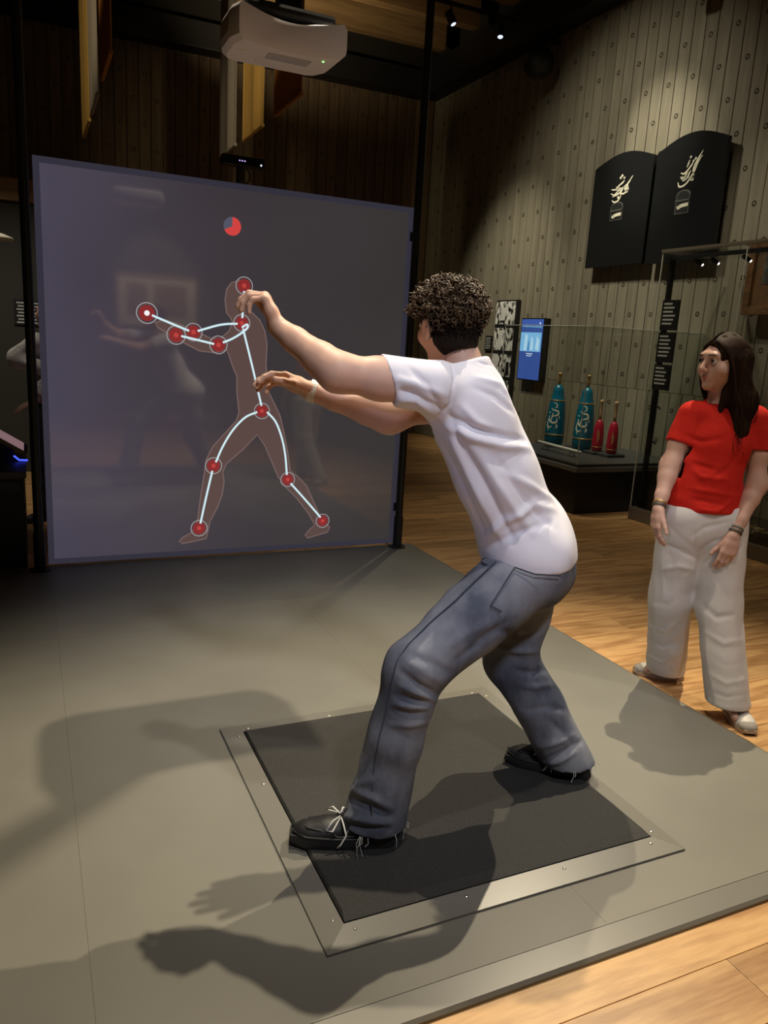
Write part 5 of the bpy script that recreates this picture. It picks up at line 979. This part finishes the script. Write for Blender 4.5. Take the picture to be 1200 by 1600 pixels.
# red T-shirt
gmid = V(2.640, 2.368, 1.0)
rt = [rc(ghip+V(-.005, .0, .03), gmid, .155, .140, .04, gf, 1.36), rc(gmid, gch, .140, .142, .04, gf, 1.28), rc(gch, gne-V(0, 0, .02), .125, .07, .04, gf, 1.3), rc(gsR+gs*.03, gsL-gs*.03, .058, .058, .04), el(gch-gs*.06+gf*.055-V(0, 0, .01), (.055, .055, .06), None, .05), el(gch+gs*.06+gf*.055-V(0, 0, .01), (.055, .055, .06), None, .05),
      rc(gsR, gsR+(geR-gsR)*.8, .056, .060, .03), rc(gsL, gsL+(geL-gsL)*.7, .058, .062, .03)]
a_, b_ = gsR+(geR-gsR)*.58, gsL+(geL-gsL)*.50
rt += [rc(V(2.535, 2.40, 1.04), V(2.528, 2.385, .92), .056, .068, .05), cylcut(a_, a_+nrm(geR-gsR)*.14, .066), cylcut(b_, b_+nrm(geL-gsL)*.14, .070), cylcut(gne+gf*.03-V(0, 0, .005), gne+V(0, 0, .2), .072), cylcut(V(2.62, 2.35, .868), V(2.625, 2.35, .6), .4)]
Vt, F = surface(rt, .005, .0105, 2); Vt = ripple(Vt, F, .0012, 45, (.2, 0, .9), 8); Vt = folds(Vt, F, F_RTE); gtee = skinobj('t_shirt', Vt, F, M['redtee'], girl)
tr_ = [rc(ghip+V(0, 0, .05), ghip-V(0, 0, .03), .135, .148, .04, gf, 1.32), rc(ghR, gkR, .108, .092, .03), rc(gkR, gaR-V(0, 0, .02), .092, .090, .03), rc(ghL, gkL, .108, .092, .03), rc(gkL, gaL-V(0, 0, .02), .092, .090, .03),
       cylcut(ghip+V(0, 0, .065), ghip+V(0, 0, .4), .3), cylcut(V(2.715, 2.515, .028), V(2.715, 2.515, -.2), .15), cylcut(V(2.69, 2.125, .055), V(2.69, 2.125, -.2), .15)]
Vt, F = surface(tr_, .005, .0105, 2); Vt = ripple(Vt, F, .0014, 48, (.1, 0, 1), 11); Vt = folds(Vt, F, [(p_, a_*(.30+.40*((i_*5) % 3)/2)*(.45 if 12 <= i_ <= 15 else 1), w_*1.15) for i_, (p_, a_, w_) in enumerate(F_TRO)])
MB().lathe(gne+gf*.008-V(0, 0, .02), [(.052, .0), (.070, -.012), (.074, .002), (.064, .018), (.056, .018)], 32, nrm(V(0, 0, 1)+gf*.25)).build('collar', M['redtee'], gtee, smooth=True)
trz = skinobj('trousers', Vt, F, M['whitecotton'], girl)
shoe(girl, (2.82, 2.50), (2.635, 2.635), FZ, .085, M['shoewhite'], M['shoegum'], M['shoegrey'], True, .075, .024, 'white trainer with grey toe')
shoe(girl, (2.765, 2.175), (2.668, 1.975), FZ, .088, M['shoewhite'], M['shoegum'], M['shoegrey'], True, .075, .024, 'white trainer with grey toe')
M['bead'] = mat('bead_bracelet', (.06, .055, .04), .5); M['bead2'] = mat('green_bracelet', (.12, .16, .12), .6)
for wr_, e in ((gwR, geR), (gwL, geL)):
    band(wr_+(e-wr_)*.06, e-wr_, .0255, .008, M['bead'], girl, 'bracelet', th=.004); band(wr_+(e-wr_)*.13, e-wr_, .026, .007, M['bead2'] if e is geL else M['gold'], girl, 'bracelet', th=.003)
# long hair
gfv, guv, glv = frame(ghf, ghu); GP = lambda a, b, c: ghd+(a*glv+b*gfv+c*guv); GR = np.array([glv, gfv, guv])
hr = [el(GP(0, -.020, .021), (.081, .099, .098), GR, .01), el(GP(.0, -.05, .0), (.085, .08, .085), GR, .03), rc(GP(.060, -.02, -.0), GP(.078, -.045, -.16), .040, .058, .03), rc(GP(-.05, -.045, 0), GP(-.045, -.06, -.16), .055, .05, .04), rc(GP(0, -.07, 0), GP(.02, -.09, -.18), .062, .065, .04),
      rc(GP(.080, -.055, -.16), GP(.095, -.02, -.28), .052, .038, .04), rc(GP(.095, -.02, -.28), GP(.105, .0, -.35), .038, .016, .03), rc(GP(.02, -.09, -.18), GP(.05, -.085, -.33), .062, .045, .04), rc(GP(.05, -.085, -.33), GP(.06, -.08, -.38), .045, .02, .04),
      rc(GP(-.05, -.055, -.15), GP(-.01, .015, -.235), .034, .016, .03), rc(GP(.045, .01, -.12), GP(.05, .045, -.215), .020, .006, .03)]
def facecut(c, rad):
    q = el(c, rad, GR); return (q[0], q[1], q[2], 0, 'cut')
hr += [facecut(GP(-.01, .120, -.030), (.078, .092, .122)), facecut(GP(-.03, .075, -.12), (.06, .085, .08))]
Vt, F = surface(hr, .0042, 0, 2); Vt = ripple(Vt, F, .0026, 130, tuple(gfv+glv*.5), 4); gh = skinobj('hair', Vt, F, M['girlhair'], girl, 'long dark brown hair')
sm = MB()
for k in range(900):      # single locks laid over the hair from parting to ends
    u = rng.random(); sd = 1 if rng.random() < .72 else -1
    th = (.15+.95*rng.random())*PI/2*1.25
    def S_(l_, b_, c_, k_=1.035):
        v = V(l_/.081, (b_+.020)/.099, (c_-.021)/.098); v = v/np.linalg.norm(v)*k_; return GP(v[0]*.081, v[1]*.099-.020, v[2]*.098+.021)
    a0 = S_(.006*sd, .070-.15*u, .10); a1 = S_(sd*.055, .074-.16*u, .075); a2 = S_(sd*.085, .048-.15*u, .02, 1.05)
    a3 = GP(sd*(.092-.02*u), .016-.115*u, -.09)
    if sd > 0: a4 = GP(.108-.03*u+.012*rng.normal(), .012-.125*u, -.20-.03*rng.random()); a5 = GP(.118-.04*u+.014*rng.normal(), .02-.13*u+.01*rng.normal(), -.32-.07*rng.random())
    else: a4 = GP(-.075+.03*u, .0-.10*u, -.17); a5 = GP(-.04+.02*u+.01*rng.normal(), .03-.09*u, -.23-.05*rng.random())
    pts = catmull([a0, a1, a2, a3, a4, a5], 4); r0 = .0014+.0020*rng.random(); n_ = len(pts)
    sm.tube(pts, [r0*(1-.7*(q/(n_-1))**3) for q in range(n_)], 4, False)
o = sm.build('hair_strands', M['strand'], gh, smooth=True); o['kind'] = 'stuff'

# ---------------------------------------------------------------- visitor half hidden by the left pole
vis = thing('person', (.16, 6.4, FZ), 'visitor in a white top mostly hidden behind the left pole', 'person')
vb = V(.16, 6.4, 0)
vf = V(-.8, -.6, 0); vs_ = V(-.6, .8, 0)
vhip, vch, vne, vhd = vb+V(0, 0, .86), vb+V(0, 0, 1.22), vb+V(0, 0, 1.40), vb+V(-.01, -.01, 1.555)
vsR, vsL = V(.06, 6.32, 1.33), V(.26, 6.48, 1.33)
veR, vwR = V(-.075, 6.36, 1.215), V(.10, 6.22, 1.15)
veL, vwL = V(.13, 6.24, 1.05), V(.02, 6.16, .905)
vbd = head_prims(vhd, vf, (0, 0, 1), .95)+[rc(vne-V(0, 0, .05), vhd-V(0, 0, .06), .052, .05, .02), rc(vhip, vch, .11, .115, .03, vf, 1.3), rc(vch, vne, .1, .055, .03, vf, 1.3), rc(vsR, vsL, .052, .052, .03)]+arm(vsR, veR, vwR, .04, .036)+arm(vsL, veL, vwL, .04, .036)
vbd += hand_prims(vwR, (.8, -.5, .2), (0, -.3, -1), (-.3, -.9, 0), (.4, .5, .4), .03, .9)+hand_prims(vwL, (-.8, -.45, -.25), (0, .1, -1), (.3, -.9, .2), (.2, .3, .3), .05, .9)
for s in (-1, 1): vbd += [rc(vhip+V(.07*s, .03*s, 0), vb+V(.08*s, .04*s, .45), .085, .055, .02), rc(vb+V(.08*s, .04*s, .45), vb+V(.08*s, .04*s, .05), .05, .036, .02)]
Vt, F = surface(vbd, .006, 0, 1); skinobj('body', Vt, F, M['skin'], vis); face_parts(vhd, vf, (0, 0, 1), vis, .95)
vt = [rc(vhip+V(0, 0, .04), vch, .135, .135, .04, vf, 1.25), rc(vch, vne-V(0, 0, .03), .125, .07, .04, vf, 1.3), rc(vsR, vsL, .068, .068, .04), rc(vsR, veR, .066, .070, .04), rc(veR, vwR, .064, .05, .03), rc(vsL, veL, .066, .06, .04), rc(veL, vwL+(veL-vwL)*.15, .06, .05, .03),
      cylcut(vhip-V(0, 0, .0), vhip-V(0, 0, .3), .3), cylcut(vwL+(veL-vwL)*.3, vwL-(veL-vwL)*.3, .08), cylcut(vne-V(0, 0, .01), vne+V(0, 0, .2), .09)]
Vt, F = surface(vt, .008, .012, 2); Vt = ripple(Vt, F, .003, 40, (.2, 0, 1), 2); skinobj('top', Vt, F, M['whitecotton'], vis)
vj = [rc(vhip+V(0, 0, .05), vhip-V(0, 0, .03), .125, .13, .04, vf, 1.2)]
for s in (-1, 1): vj += [rc(vhip+V(.07*s, .03*s, -.03), vb+V(.08*s, .04*s, .45), .10, .08, .03), rc(vb+V(.08*s, .04*s, .45), vb+V(.08*s, .04*s, .06), .08, .07, .03)]
vj += [cylcut(vb+V(0, 0, .05), vb-V(0, 0, .2), .3), cylcut(vhip+V(0, 0, .06), vhip+V(0, 0, .3), .3)]
Vt, F = surface(vj, .008, .012, 2); skinobj('trousers', Vt, F, M['greyplinth'], vis)
for s in (-1, 1): h_ = vb+V(.08*s, .04*s, 0)-vf*.07; shoe(vis, h_[:2], (h_+vf*.26)[:2], FZ, .09, M['shoeblack'], M['shoesole'], None, False)
vfv, vuv, vlv = frame(vf, (0, 0, 1)); VR = np.array([vlv, vfv, vuv])
Vt, F = surface([el(vhd+V(0, 0, .02)-vfv*.02, (.083, .098, .10), VR, .01), el(vhd-V(0, 0, .06)-vfv*.05, (.075, .06, .10), VR, .03), cylcut(vhd+vfv*.075-vlv*.2-V(0, 0, .035), vhd+vfv*.075+vlv*.2-V(0, 0, .035), .068)], .006, 0, 2); skinobj('hair', Vt, F, M['haird'], vis)
